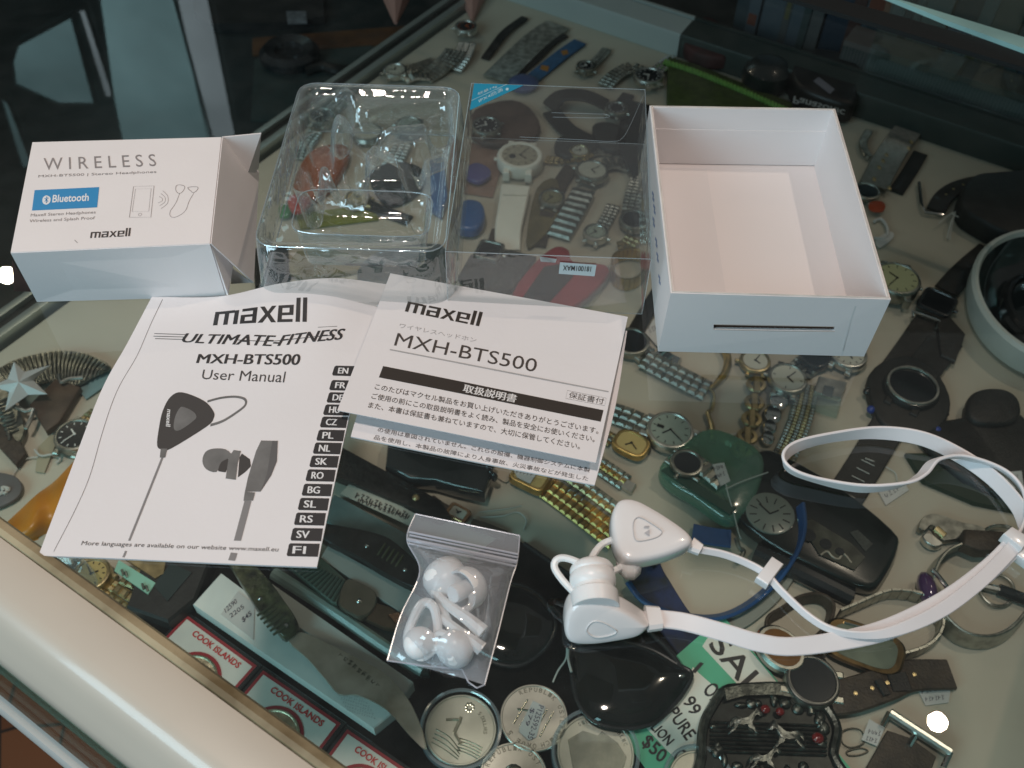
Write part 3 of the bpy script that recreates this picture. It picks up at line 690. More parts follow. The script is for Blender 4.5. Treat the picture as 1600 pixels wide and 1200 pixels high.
for i, (s, x, y) in enumerate(tabs):
    h = 15.5+i*.36; wd = 36+i*.9; sk = 4
    patch(bm, MS, [(x+1.5, y+h), (x, y+h-2.5), (x+sk-.5, y+2), (x+sk+2, y), (x+sk+wd, y+.8), (x+wd+1, y+h+1)], .10)
    textb(b2, s, MS, (x+9, y+h*.80), (x+9+wd*.42, y+h*.83), (x+10.5, y+h*.22), .5, .17)
t.part('language_tabs', bm, INK); t.part('tab_lettering', b2, mat('tab_white', (.72, .71, .71), .5))

# --- japanese leaflet: cover sheet over an inner page
t = Thing('instruction_leaflet', 'folded white leaflet printed in Japanese beside the user manual', 'leaflet', P(750, 600, 0))
J1 = Surf([[(527, 641, 8.5), (662, 668, 8.5), (797, 695.5, 8.0), (931, 723, 7.5)], [(568, 536, 6.6), (696, 560, 6.0), (825, 585, 5.4), (956, 610, 5.0)], [(610, 427, 5.2), (733, 449.5, 4.0), (857, 472, 3.4), (981, 495, 3.2)]])
def surf_slab(S_, nu, nv, th):
    bm = new(); tp = [[bm.verts.new(S_.at(i/nu, j/nv)) for i in range(nu+1)] for j in range(nv+1)]; bt = [[bm.verts.new(v.co-Vector((0, 0, th))) for v in r] for r in tp]
    for j in range(nv):
        for i in range(nu):
            bm.faces.new((tp[j][i], tp[j][i+1], tp[j+1][i+1], tp[j+1][i])); bm.faces.new((bt[j][i], bt[j+1][i], bt[j+1][i+1], bt[j][i+1]))
        bm.faces.new((tp[j][0], tp[j+1][0], bt[j+1][0], bt[j][0])); bm.faces.new((tp[j][nu], bt[j][nu], bt[j+1][nu], tp[j+1][nu]))
    for i in range(nu):
        bm.faces.new((tp[0][i], bt[0][i], bt[0][i+1], tp[0][i+1])); bm.faces.new((tp[nv][i], tp[nv][i+1], bt[nv][i+1], bt[nv][i]))
    return bm
t.part('cover_sheet', surf_slab(J1, 12, 12, .35), PAPER2, ang=60)
J2 = Surf([[(548, 682, 1.2), (675, 708, 1.3), (802, 733, 1.3), (929, 758, 1.2)], [(585, 556, 1.2), (712, 582, 1.2), (835, 608, 1.2), (962, 633, 1.2)], [(622, 448, 1.2), (742, 470, 1.2), (862, 493, 1.2), (980, 517, 1.2)]])
ip = t.part('inner_page', surf_slab(J2, 8, 8, .8), PAPER2, ang=60)
c7 = lambda x, y: (520+x/3.3333, 420+y/3.3333)
bm = new(); put(bm, LOGO, J1, c7(375, 222), c7(762, 300), (c7(375, 222)[0]+6.9, c7(375, 222)[1]-21.6), .1); t.part('printed_logo', bm, mat('warm_black_ink', (.035, .027, .022), .5))
bm = new()
text(bm, 'MXH-BTS500', J1, c7(318, 400), c7(1055, 540), c7(338, 334), .0, .1)
text(bm, '保証書付', J1, c7(1226, 672), c7(1408, 708), c7(1234, 640), .0, .1)
stroke(bm, J1, [c7(1222, 634), c7(1424, 674), c7(1416, 714), c7(1213, 676)], .5, True, .1, False)
text(bm, 'このたびはマクセル製品をお買い上げいただきありがとうございます。', J1, c7(216, 628), c7(1382, 862), c7(224, 597), .004, .1)
text(bm, 'ご使用の前にこの取扱説明書をよく読み、製品を安全にお使いください。', J1, c7(199, 677), c7(1362, 905), c7(207, 646), .004, .1)
text(bm, 'また、本書は保証書も兼ねていますので、大切に保管してください。', J1, c7(182, 724), c7(1285, 942), c7(190, 693), .004, .1)
t.part('printed_text', bm, mat('brown_black_ink', (.06, .048, .042), .5))
bm = new(); text(bm, 'ワイヤレスヘッドホン', J1, c7(345, 308), c7(745, 386), c7(351, 284), 0, .1)
stroke(bm, J1, [c7(297, 421), c7(1436, 641)], 3.2, False, .1, False); t.part('printed_grey_line', bm, INKL)
bm = new()
def band_patch(bm, mp, a, b, c, d, lift, nu=16, nv=3):
    a, b, c, d = (Vector((*mp.inv(*p), 0)) for p in (a, b, c, d))
    g = [[bm.verts.new(mp.fwd(*(a.lerp(b, i/nu).lerp(d.lerp(c, i/nu), j/nv)).to_2d(), lift)) for i in range(nu+1)] for j in range(nv+1)]
    for j in range(nv):
        for i in range(nu): bm.faces.new((g[j][i], g[j][i+1], g[j+1][i+1], g[j+1][i]))
band_patch(bm, J1, c7(262, 507), c7(1410, 737), c7(1395, 797), c7(240, 566), .08); t.part('title_bar', bm, mat('bar_ink', (.035, .027, .022), .5))
bm = new(); textb(bm, '取扱説明書', J1, c7(675, 643), c7(950, 700), c7(688, 602), .5, .20); t.part('title_lettering', bm, mat('bar_white', (.72, .70, .69), .5))
bm = new(); text(bm, 'の使用は意図されていません。これらの設備、機器制御システムに本製', J2, c7(232, 850), c7(1337, 1062), c7(237, 825), .004, .1)
text(bm, '品を使用し、本製品の故障により人身事故、火災事故などが発生した', J2, c7(213, 889), c7(1328, 1107), c7(218, 864), .004, .1)
t.part('inner_text', bm, mat('inner_ink', (.10, .09, .09), .5), parent=None)

# --- clear blister tray, a pressed sheet as height field
t = Thing('blister_tray', 'clear moulded plastic tray with earphone shaped hollows', 'plastic tray', P(560, 300, 0))
q4 = [P(395, 385, 34), P(695, 395, 34), P(722, 140, 34), P(470, 130, 34)]   # bl br tr tl
BX = (q4[1]-q4[0]); BY = (q4[3]-q4[0]); BXl, BYl = BX.length, BY.length; BX.normalize(); BY.normalize()
trm = Plane(q4[0], (0, 0, 1), BX)
def sstep(e0, e1, x): x = min(1, max(0, (x-e0)/(e1-e0))); return x*x*(3-2*x)
def seg_d(p, a, b):
    p, a, b = Vector(p), Vector(a), Vector(b); h = max(0, min(1, (p-a).dot(b-a)/(b-a).dot(b-a))); return (p-a-(b-a)*h).length
hol = []
for pts, r, dp in ((((505, 235), (495, 180), (530, 160)), 7, 20), (((530, 160), (575, 185), (560, 215)), 7, 14), (((545, 150), (543, 210)), 5.5, -6), (((585, 180), (620, 172), (685, 168)), 7.5, 15),
                   (((690, 170), (690, 215), (665, 225)), 6, 15), (((600, 205), (640, 225), (655, 285)), 6, 12), (((480, 275), (560, 290), (650, 290)), 6, 16), (((480, 220), (478, 270)), 6, 16), (((540, 225), (548, 255)), 9, 22)):
    hol.append(([trm.inv(*p) for p in pts], r, dp))
rec = [trm.inv(*p) for p in ((470, 290), (676, 292), (672, 362), (452, 358))]
rx0, rx1 = (rec[0][0]+rec[3][0])/2, (rec[1][0]+rec[2][0])/2; ry0, ry1 = (rec[3][1]+rec[2][1])/2, (rec[0][1]+rec[1][1])/2
def rr(x, y, x0, x1, y0, y1, r):
    cx, cy = (x0+x1)/2, (y0+y1)/2; dx, dy = abs(x-cx)-(x1-x0)/2+r, abs(y-cy)-(y1-y0)/2+r
    return math.hypot(max(dx, 0), max(dy, 0))+min(max(dx, dy), 0)-r
def hz(x, y):
    d = rr(x, y, 0, BXl, 0, BYl, 9)
    z = 34-3*sstep(-3.5, -5.5, d)                       # slightly sunk deck inside a raised lip
    z -= 22*sstep(0, -3.5, rr(x, y, rx0, rx1, ry0, ry1, 8))
    for pts, r, dp in hol:
        dd = min(seg_d((x, y), a, b) for a, b in zip(pts, pts[1:])); z -= dp*sstep(r+2, r-3, dd)
    z = max(z, 3)
    if d > 0: z = 34-33.2*sstep(0, 4.2, d)
    if d > 4.2: z = .8
    return z
GX, GY = 92, 124; pad = 6.5
bm = new(); g = []
for j in range(GY+1):
    row = []
    for i in range(GX+1):
        x = -pad+(BXl+2*pad)*i/GX; y = -pad+(BYl+2*pad)*j/GY
        p = q4[0]+BX*x+BY*y; d = rr(x, y, 0, BXl, 0, BYl, 9)
        row.append(bm.verts.new((p.x, p.y, hz(x, y))) if d < 6 else None)
    g.append(row)
for j in range(GY):
    for i in range(GX):
        f = (g[j][i], g[j][i+1], g[j+1][i+1], g[j+1][i])
        if all(f): bm.faces.new(f)
t.part('tray_shell', bm, TRAY, ang=80)
bm = new(); rp = []
for cxn, cyn, a0 in ((9, 9, math.pi), (BXl-9, 9, 1.5*math.pi), (BXl-9, BYl-9, 0), (9, BYl-9, .5*math.pi)):
    for k in range(5): a = a0+k*math.pi/8; rp.append(q4[0]+BX*(cxn+9*math.cos(a))+BY*(cyn+9*math.sin(a))+Vector((0, 0, .3)))
tube(bm, rp, .35, 5, True); t.part('tray_lip', bm, PETE)
bm = new(); rp2 = [q4[0]+(p-q4[0])+(p-(q4[0]+q4[2])/2).normalized()*4.6-Vector((0, 0, 33.2)) for p in rp]; tube(bm, rp2, .35, 5, True); t.part('tray_foot', bm, PETE)

def zat(x, y): return hz(x, y)
bm = new()
ring_ = []
for k in range(48):
    a = 2*math.pi*k/48; cx, cy = (rx0+rx1)/2, (ry0+ry1)/2; ax_, ay_ = (rx1-rx0)/2+.3, (ry1-ry0)/2+.3
    x = cx+ax_*math.copysign(abs(math.cos(a))**.35, math.cos(a)); y = cy+ay_*math.copysign(abs(math.sin(a))**.35, math.sin(a)); q = q4[0]+BX*x+BY*y; ring_.append(Vector((q.x, q.y, 31.3)))
tube(bm, ring_, .3, 5, True); t.part('recess_edge', bm, PETE)

# --- clear box cover with corner sticker
t = Thing('clear_box_cover', 'flat clear plastic box with a turquoise corner sticker', 'plastic box', P(850, 300, 0))
cT = [P(737, 130, 35), P(1008, 140, 35), P(1018, 405, 35), P(696, 393, 35)]; cB = [Vector((p.x, p.y, .6)) for p in cT]
for nm, q in (('top_sheet', cT), ('bottom_sheet', cB), ('front_sheet', [cT[3], cT[2], cB[2], cB[3]]), ('side_sheet', [cT[0], cT[3], cB[3], cB[0]]), ('side_sheet', [cT[1], cT[2], cB[2], cB[1]])):
    bm = new(); poly(bm, q); t.part(nm, bm, PET, keep=True)
bm = new(); e = 18
for a, b in ((0, 1), (1, 2), (2, 3), (3, 0)): tube(bm, [cT[a].lerp(cT[b], s/4) for s in range(5)], .22, 5)
for a in (2, 3): tube(bm, [cT[a], cB[a]], .18, 5)
tube(bm, [cB[3], cB[2]], .18, 5); tube(bm, [cB[0], cB[1]], .18, 5)
t.part('folded_edges', bm, PETE)
m35 = flat(35)
bm = new(); tube(bm, cr([P(1005, 150, 35.2), P(985, 195, 35.2), P(972, 216, 35.2), P(955, 221, 35.2), P(900, 218, 35.2), P(812, 214, 35.2)], 5), .14, 4)
tube(bm, cr([P(862, 176, 35.2), P(930, 178, 35.2), P(948, 179, 35.2), P(945, 184, 35.2), P(864, 183, 35.2)], 4), .14, 4); t.part('hanging_tab', bm, PETE)
bm = new(); patch(bm, m35, [(741, 131), (818, 134), (734, 173)], .3); t.part('corner_sticker', bm, TEALI)
bm = new(); text(bm, '軽量14g', m35, (747, 150.5), (777, 137.5), (746, 146), .0, .38); text(bm, 'IPX4防滴', m35, (749, 161.5), (786, 143), (747.5, 156), .0, .38); stroke(bm, m35, [(737, 158), (792, 132.5)], .9, False, .38, False)
patch(bm, m35, [(790, 140), (792, 138), (795, 139), (794, 142), (791, 142.5)], .38); t.part('sticker_lettering', bm, mat('sticker_white', (.45, .62, .68), .5))
mf = Plane(cT[3]+Vector((0, -.3, 0)), (cT[2]-cT[3]).cross(Vector((0, 0, 1))), cT[2]-cT[3])
bm = new(); patch(bm, mf, [(875, 409), (932, 413), (929, 431), (873, 427)], .3); t.part('price_sticker', bm, mat('pale_label', (.50, .60, .62), .5))
bm = new(); text(bm, '181001MAX', mf, (924, 415.5), (880, 413.5), (923, 423.5), .01, .45); t.part('sticker_code', bm, INK)
bm = new(); patch(bm, mf, [(843, 400), (870, 404), (868, 410), (845, 408)], .3); t.part('torn_sticker', bm, mat('silver_label', (.4, .42, .42), .5, var=.5, scale=200))

# --- zip bag of spare ear tips
t = Thing('zip_bag', 'small clear zip bag holding white silicone ear tips', 'plastic bag', P(710, 940, 0))
Lc = cr([Vector((649, 803, 0)), Vector((636, 843, 0)), Vector((656, 893, 0)), Vector((626, 962, 0)), Vector((605, 1032, 0))], 8)
Rc = cr([Vector((812, 837, 0)), Vector((808, 877, 0)), Vector((797, 912, 0)), Vector((779, 985, 0)), Vector((757, 1070, 0))], 8)
from mathutils import noise
def bag(top):
    bm = new(); rows = []; n = len(Lc)-1
    for j in range(n+1):
        v = j/n; r = []
        for i in range(17):
            u = i/16; x = Lc[j].x+(Rc[j].x-Lc[j].x)*u; y = Lc[j].y+(Rc[j].y-Lc[j].y)*u
            if v > .85: y += (v-.85)/.15*10*math.sin(u*3.14)*(-.3)
            f = math.sin(math.pi*u)**.6*sstep(.20, .42, v)*sstep(1.0, .80, v)
            z = (1.0+14.5*f+ (noise.noise(Vector((x*.045, y*.03, 3)))*2.6+noise.noise(Vector((x*.12, y*.12, 9)))*1.0)*f) if top else .35
            if v < .2 and top: z = 1.+.5*math.sin(u*9)
            r.append(bm.verts.new(P(x, y, z)))
        rows.append(r)
    for a, b in zip(rows, rows[1:]):
        for i in range(16): bm.faces.new((a[i], a[i+1], b[i+1], b[i]))
    return bm
t.part('film', bag(True), BAG, ang=80); t.part('film', bag(False), BAG, ang=80)
bm = new()
for (a, b, r) in (((637, 843), (808, 878), .8), ((639, 831), (809, 866), .45), ((640, 836), (809, 871), .4), ((638, 849), (806, 885), .4)): tube(bm, [P(*a, 2.2).lerp(P(*b, 2.2), s/5) for s in range(6)], r, 6)
t.part('zip_seal', bm, BAGE)
bm = new()
for C_ in (Lc, Rc): tube(bm, [P(p.x, p.y, 1.0) for p in C_], .28, 5)
tube(bm, [P(605, 1032, 1), P(660, 1040, 1.4), P(722, 1046, 1), P(732, 1066, 1), P(745, 1075, 1), P(757, 1070, 1)], .28, 5); tube(bm, [P(649, 803, 1), P(812, 837, 1)], .28, 5); t.part('side_seam', bm, BAGE)
def axisM(c, d):
    q = Vector(d).to_track_quat('Z', 'Y').to_matrix().to_4x4(); q.translation = Vector(c); return q
def dome(c, d, r, h, label, stem=True):
    k = Thing('ear_tip', label, 'ear tip', c, group='spare silicone ear pieces in the zip bag'); M = axisM(c, d); bm = new()
    pf = [(r*.97, -h*.55), (r, -h*.35)]+[(r*math.cos(a), h*.55*math.sin(a)+(-h*.2)) for a in (.2, .5, .8, 1.1, 1.35)]+[(r*.18, h*.36)]
    lathe(bm, M, [(r*.85, -h*.5)]+pf, 24, caps=(False, True)); k.part('cap', bm, SIL)
    if stem:
        bm = new(); lathe(bm, M, [(r*.38, -h*.9), (r*.42, -h*.8), (r*.40, -h*.2)], 16, caps=(True, True)); k.part('stem', bm, SIL)
    return k
dome(P(688, 893, 6.5), (-.5, .35, .75), 8.2, 11, 'largest white ear tip at the upper left of the zip bag')
dome(P(738, 915, 6.5), (.55, .5, -.35), 7.8, 11, 'cup shaped white ear tip at the upper right of the zip bag')
dome(P(656, 1005, 6.2), (.1, -.4, .9), 5.8, 9, 'round white ear tip inside the loop at the bag bottom')
dome(P(708, 1020, 6.0), (-.2, -.6, .4), 6.6, 9, 'white ear tip at the bottom corner of the zip bag')
bm = new(); tube(bm, cr([P(672, 918, 5), P(700, 945, 7), P(732, 968, 8), P(755, 988, 7)], 6), 2.3, 8, rf=lambda u: 1.3+1.6*u); single('ear_wing', 'long white silicone wing lying under the cup shaped tip', 'ear wing', bm, SIL, group='spare silicone ear pieces in the zip bag')
bm = new(); tube(bm, cr([P(690, 965, 5), P(715, 985, 7), P(738, 1002, 7), P(753, 1014, 6)], 6), 2.3, 8, rf=lambda u: 1.5+1.2*u); single('ear_wing', 'shorter white silicone wing lying below the long one', 'ear wing', bm, SIL, group='spare silicone ear pieces in the zip bag')
bm = new(); tube(bm, cr([P(680, 925, 4), P(694, 955, 5), P(706, 985, 5), P(716, 1008, 4)], 6), 1.6, 8, rf=lambda u: 1.0+1.1*u); single('ear_wing', 'thin curved white silicone wing in the middle of the zip bag', 'ear wing', bm, SIL, group='spare silicone ear pieces in the zip bag')
bm = new(); lathe(bm, axisM(P(722, 938, 6), (.2, -.5, .8)), [(2.2, -2), (4.6, -1), (5.2, 1), (4.4, 2.4), (2.4, 2.6), (2.2, 0)], 22, caps=(True, False)); single('ear_ring', 'small white silicone ring beside the cup shaped tip', 'ear ring', bm, SIL, group='spare silicone ear pieces in the zip bag')
bm = new(); lathe(bm, axisM(P(690, 1003, 5), (-.3, -.3, .8)), [(1.8, -2), (3.8, -1), (4.3, .8), (3.4, 2), (2., 2.2), (1.8, 0)], 22, caps=(True, False)); single('ear_ring', 'tiny white silicone ring between the two lower ear tips', 'ear ring', bm, SIL, group='spare silicone ear pieces in the zip bag')
bm = new(); tube(bm, cr([P(637, 1000, 3), P(648, 962, 6), P(662, 942, 7), P(678, 950, 7), P(684, 985, 5), P(678, 1012, 4), P(656, 1026, 3)], 6, True), 1.7, 8, True); single('ear_loop', 'white silicone loop around the lower left ear tip', 'ear loop', bm, SIL, group='spare silicone ear pieces in the zip bag')

# --- the white neckband earphones
t = Thing('earphones', 'glossy white neckband earphones with flat looping cable', 'earphones', P(1000, 900, 0))
c3 = lambda x, y: (850+x/3.75, 700+y/3.75)
def pillow(outline, n, th, bev=2.2, face=.12):
    bm = new(); q = cr(outline, 7, True); c = sum(q, Vector())/len(q)
    ax, ay = None, None
    rs = []
    prof = [(1-.055, -th), (1-.012, -th+bev*.4), (1., -th+bev), (1., -bev*1.3)]+[(1-.16*(1-math.cos(a))*1.0, -bev*1.3+bev*1.3*math.sin(a)) for a in (.35, .7, 1.05, 1.35)]+[(.70, .25), (.45, .55), (.2, .65)]
    for k, z in prof: rs.append([c+(p-c)*k+n*z for p in q])
    loft(bm, rs); return bm
pA = flat(15); oA = [pA.fwd(*pA.inv(*c3(*p))) for p in ((398, 400), (420, 325), (462, 288), (540, 295), (640, 345), (760, 420), (850, 488), (877, 535), (845, 572), (720, 622), (560, 656), (478, 648), (430, 590), (404, 500))]
hA = t.part('right_housing', pillow(oA, Vector((.04, -.10, 1)).normalized(), 9, 2.4), WPLAST, ang=60)
pl = flat(16.0)
bm = new(); tube(bm, cr([pl.fwd(*pl.inv(*c3(*p))) for p in ((522, 450), (535, 415), (565, 408), (625, 440), (688, 485), (680, 510), (640, 530), (560, 545), (530, 525))], 6, True), .17, 5, True); t.part('button_groove', bm, mat('groove_shadow', (.5, .49, .49), .5), parent=hA)
bm = new(); text(bm, 'II', pl, c3(618, 458), c3(616, 470), c3(586, 458), .02, .25); 
patch(bm, pl, [c3(618, 478), c3(588, 498), c3(618, 518)], .2); t.part('button_symbol', bm, mat('symbol_grey', (.45, .44, .46), .5), parent=hA)
bm = new(); tube(bm, [P(*c3(568, 662), 9), P(*c3(650, 645), 9), P(*c3(732, 628), 9)], .55, 6); t.part('charging_cover', bm, PAPER, parent=hA)
# lower housing stands on its edge, face to the viewer
nB = Vector((.05, -.90, .44)).normalized(); pB = Plane(P(*c3(400, 1150), 1.4), nB)
oB = [pB.fwd(*pB.inv(*c3(*p))) for p in ((122, 1065), (135, 985), (175, 925), (235, 905), (330, 915), (480, 965), (600, 1040), (617, 1062), (560, 1112), (420, 1142), (280, 1160), (170, 1155), (132, 1125))]
hB = t.part('left_housing', pillow(oB, nB, 9.5, 2.0), WPLAST, ang=60)
pb2 = Plane(pB.p+nB*.75, nB)
bm = new(); tube(bm, cr([pb2.fwd(*pb2.inv(*c3(*p))) for p in ((250, 1075), (270, 1030), (310, 1015), (370, 1035), (425, 1075), (380, 1100), (300, 1108))], 6, True), .25, 5, True); t.part('button_groove', bm, mat('groove_pale', (.66, .66, .66), .4), parent=hB)
# ear tip of the lower housing
cB0 = P(928, 925, 14)
M = axisM(cB0, (-.06, .97, .05)); bm = new()
lathe(bm, M, [(8.4, -6), (8.4, -.5), (7.3, .4), (7.3, 1.6), (8.1, 2.6), (8.3, 4.5), (8.1, 6.4), (7.6, 7), (8.0, 7.6), (7.9, 8.8), (7.1, 10.2), (5.2, 11.4), (2., 12)], 32, caps=(True, True)); t.part('ear_tip', bm, SIL, parent=hB)
bm = new(); tube(bm, cr([P(*c3(172, 842), 13), P(*c3(105, 770), 14), P(*c3(62, 700), 15), P(*c3(75, 655), 16), P(*c3(125, 645), 17), P(*c3(205, 672), 18), P(*c3(262, 712), 17)], 7), 1.35, 8); t.part('ear_hook', bm, SIL, parent=hB)
bm = new(); tube(bm, cr([P(*c3(410, 535), 10), P(*c3(340, 565), 9), P(*c3(290, 625), 9), P(*c3(268, 690), 10), P(*c3(300, 722), 10), P(*c3(390, 722), 9), P(*c3(445, 702), 8), P(*c3(500, 660), 8)], 7), 1.35, 8); t.part('ear_hook', bm, SIL, parent=hA)
bm = new(); ball(bm, P(*c3(500, 672), 6), (5, 7, 5.5)); t.part('ear_tip', bm, SIL, parent=hA)
# plugs where the cables leave the housings
bm = new(); a, b = P(*c3(858, 565), 8), P(*c3(918, 598), 7.5); ribbon(bm, [a.lerp(b, s/3) for s in range(4)], 5, 3.6, wf=lambda u: 6.2-1.6*u); t.part('cable_sleeve', bm, WPLAST)
bm = new(); a, b = P(*c3(600, 1000), 5), P(*c3(682, 998), 4.5); ribbon(bm, [a.lerp(b, s/3) for s in range(4)], 9.4, 4.2, wf=lambda u: 9.6-1.2*u); t.part('cable_sleeve', bm, WPLAST)
def path(pts, n=10): return cr([P(x, y, z) for x, y, z in pts], n)
D = math.radians
def twf(keys):
    def f(u):
        for (a, va), (b, vb) in zip(keys, keys[1:]):
            if u <= b: s = (u-a)/(b-a); s = s*s*(3-2*s); return D(va+(vb-va)*s)
        return D(keys[-1][1])
    return f
# cable 1: from lower housing, wide and flat, to the neck clip
bm = new(); p1 = path([(1030, 967, 4.5), (1070, 972, 4.2), (1130, 988, 4), (1185, 1004, 3.4), (1240, 1010, 3), (1330, 998, 3), (1400, 978, 3.2), (1480, 938, 3.5), (1545, 890, 4), (1584, 852, 5)])
ribbon(bm, p1, 6.6, 1.3, tw=twf([(0, 10), (.3, 35), (.5, 25), (1, 12)]), wf=lambda u: 6.4+1.1*sstep(.45, .75, u)); t.part('flat_cable', bm, CABLE)
# cable 2: thin edge-on one from the upper housing through its slider
bm = new(); p2 = path([(1094, 859, 7), (1130, 866, 6), (1165, 879, 5), (1195, 896, 4.5), (1222, 925, 4), (1262, 962, 4.5), (1300, 984, 5), (1350, 992, 5.6), (1400, 985, 6), (1470, 954, 6.2), (1535, 905, 6.4), (1584, 855, 6.6)])
ribbon(bm, p2, 3.2, 1.3, tw=twf([(0, 62), (.3, 62), (.55, 66), (.75, 30), (1, 14)]), wf=lambda u: 3.0+2.2*sstep(.6, .85, u)); t.part('flat_cable', bm, CABLE)
# loops beyond the clip
p3 = path([(1588, 846, 5), (1602, 812, 5.5), (1597, 768, 6), (1565, 735, 6.5), (1505, 714, 7), (1462, 719, 7), (1440, 742, 6), (1410, 757, 5.5), (1350, 763, 5), (1285, 752, 5), (1238, 736, 6), (1225, 716, 7), (1246, 697, 7), (1300, 683, 6), (1370, 676, 5.5), (1440, 685, 6), (1500, 712, 3.2), (1552, 748, 4), (1590, 790, 5), (1604, 822, 5.5)], 12)
bm = new(); ribbon(bm, p3, 6.6, 1.3, tw=twf([(0, 72), (.2, 62), (.32, 60), (.42, 80), (.5, 66), (.6, 72), (.68, 88), (.78, 68), (1, 60)])); t.part('flat_cable', bm, CABLE)
def clip(pts, h, z, nm='cable_clip', m=WPLAST):
    bm = new(); slab(bm, [P(x, y, z) for x, y in pts], h, .6, round_=True); t.part(nm, bm, m)
clip([(1178, 910), (1203, 877), (1221, 889), (1196, 922)], 4, 2.5)
clip([(1559, 845), (1572, 834), (1602, 853), (1588, 868)], 5.5, 4.5)
clip([(1570, 868), (1582, 858), (1612, 876), (1600, 890)], 4.5, 1.5)

# ================================================================== WATCHES AND OTHER GOODS ON THE SHELF
def links(bm, pts, w, pitch, cols=3, th=2.4, wf=None, gap=.35, skip=None, only=None, dome=.5):
    q = resample(pts, pitch); n = len(q)-1
    for i in range(n):
        a, b = q[i], q[i+1]; T = (b-a).normalized(); sd = Vector((-T.y, T.x, 0))
        if sd.length < 1e-6: continue
        sd.normalize(); up = T.cross(sd)*-1
        if up.z < 0: up = -up
        ww = wf(i/n) if wf else w; cw = ww/cols; L = (b-a).length
        M = Matrix(((T.x, sd.x, up.x, a.x), (T.y, sd.y, up.y, a.y), (T.z, sd.z, up.z, a.z), (0, 0, 0, 1)))
        for c in range(cols):
            if only and c not in only: continue
            if skip and c in skip: continue
            off = (L*.5 if (c % 2 and cols > 2) else 0)
            box(bm, M, gap/2+off*.0, L-gap/2+off*.0, -ww/2+c*cw+gap*.3, -ww/2+(c+1)*cw-gap*.3, 0, th*(1.12 if (c % 2) else 1), ch=min(cw, L)*dome*.45)
def spath(pts, n=8): return cr([S(*p) for p in pts], n)
def mband(t, pts, w, pitch=5, m=STEEL, m2=None, cols=3, th=2.4, wf=None, name='metal_band', z=0):
    q = spath(pts); bm = new()
    if m2:
        links(bm, q, w, pitch, cols, th, wf, skip=[cols//2] if cols == 3 else [1, 3]); o = t.part(name, bm, m, ang=20)
        bm = new(); links(bm, q, w, pitch, cols, th, wf, only=[cols//2] if cols == 3 else [1, 3]); t.part('centre_links', bm, m2, parent=o, ang=20)
    else:
        links(bm, q, w, pitch, cols, th, wf); t.part(name, bm, m, ang=20)
def strap(t, pts, w, th=2.6, m=LEATH, wf=None, holes=0, stitch=None, name='strap', tw=None):
    q = spath(pts); bm = new(); ribbon(bm, q, w, th, wf=wf, tw=tw); o = t.part(name, bm, m)
    if holes:
        bm = new()
        for k in range(holes):
            p = q[int(len(q)*(.3+.6*k/holes))]; lathe(bm, frame(p, p+Vector((1, 0, 0)), th/2), [(1.2, -.1), (1.3, .25), (.9, .3)], 12)
        t.part('eyelets', bm, stitch or STEEL, parent=o)
    return o
def watch(label, c, d, R, z=3, case=STEEL, dial=DIALW, hands=HAND, shape='round', asp=1., hgt=8, marks=12, date=False, bez=1.6, group='watches lying on the display case shelf', tl=0., bezel=None, crown=True):
    C_ = S(*c, z); M = frame(C_, S(*d, z))
    if tl: M = tilt(M, tl, 'Y')
    t = Thing('wristwatch', label, 'watch', C_, group=group); sup = 2. if shape == 'round' else (6. if shape == 'rect' else 3.2); sy = asp
    bm = new(); lathe(bm, M, [(R*.80, 0), (R*.97, 1), (R, 2.2), (R, hgt-2.2), (R*.97, hgt-1.2)], 48, 1, sy, (True, True), sup)
    if shape == 'round':
        for a, b in ((1, 1), (1, -1), (-1, 1), (-1, -1)):
            box(bm, M, *sorted((a*R*.55, a*R*1.16)), *sorted((b*R*.34, b*R*.62)), 1.2, hgt-3.2, .8)
    o = t.part('watch_case', bm, case)
    bm = new(); lathe(bm, M, [(R*.97, hgt-1.25), (R*.95, hgt-.3), (R*.90, hgt), (R-bez*1.6, hgt-.1), (R-bez*1.9, hgt-.8)], 48, 1, sy, (False, False), sup); t.part('bezel', bm, bezel or case, parent=o)
    bm = new(); disc(bm, M, R-bez*1.75, hgt-.75, 48, 1, sy, sup); dl = t.part('dial', bm, dial)
    r = R-bez*2
    if marks:
        bm = new()
        for k in range(marks):
            a = 2*math.pi*k/marks; K = M @ Matrix.Rotation(a, 4, 'Z') if shape == 'round' else None
            if K is not None: box(bm, K, r*.76, r*.93, -.35, .35, hgt-.74, hgt-.55)
            else:
                x, y = r*.78*math.cos(a), r*.78*sy*math.sin(a); box(bm, M, x-.6, x+.6, y-.3, y+.3, hgt-.74, hgt-.55)
        t.part('hour_marks', bm, hands, parent=dl)
    if hands:
        bm = new(); K = M @ Matrix.Rotation(.9, 4, 'Z'); box(bm, K, -1, r*.50*min(1, sy+.2), -.55, .55, hgt-.5, hgt-.35)
        K = M @ Matrix.Rotation(2.6, 4, 'Z'); box(bm, K, -1, r*.75*min(1, sy+.1), -.4, .4, hgt-.33, hgt-.2); disc(bm, M, 1.0, hgt-.1, 10); t.part('hands', bm, hands)
    if date:
        bm = new(); box(bm, M, r*.35, r*.72, -1.4, 1.4, hgt-.6, hgt-.45); t.part('date_window', bm, HAND, parent=dl)
    if crown:
        bm = new(); K = M @ Matrix.Translation((0, -R*sy-1.4, hgt*.45)) @ Matrix.Rotation(math.pi/2, 4, 'X'); lathe(bm, K, [(1.7, -1.4), (1.7, 1.2), (1.2, 1.5)], 14, caps=(True, True)); t.part('crown', bm, case)
    t.M = M; return t
def thread(label, pts, r=.45, m=STRING, cat='string', name='tag_string', closed=False):
    bm = new(); tube(bm, cr([S(*p) for p in pts], 6, closed), r, 6, closed); return single(name, label, cat, bm, m)
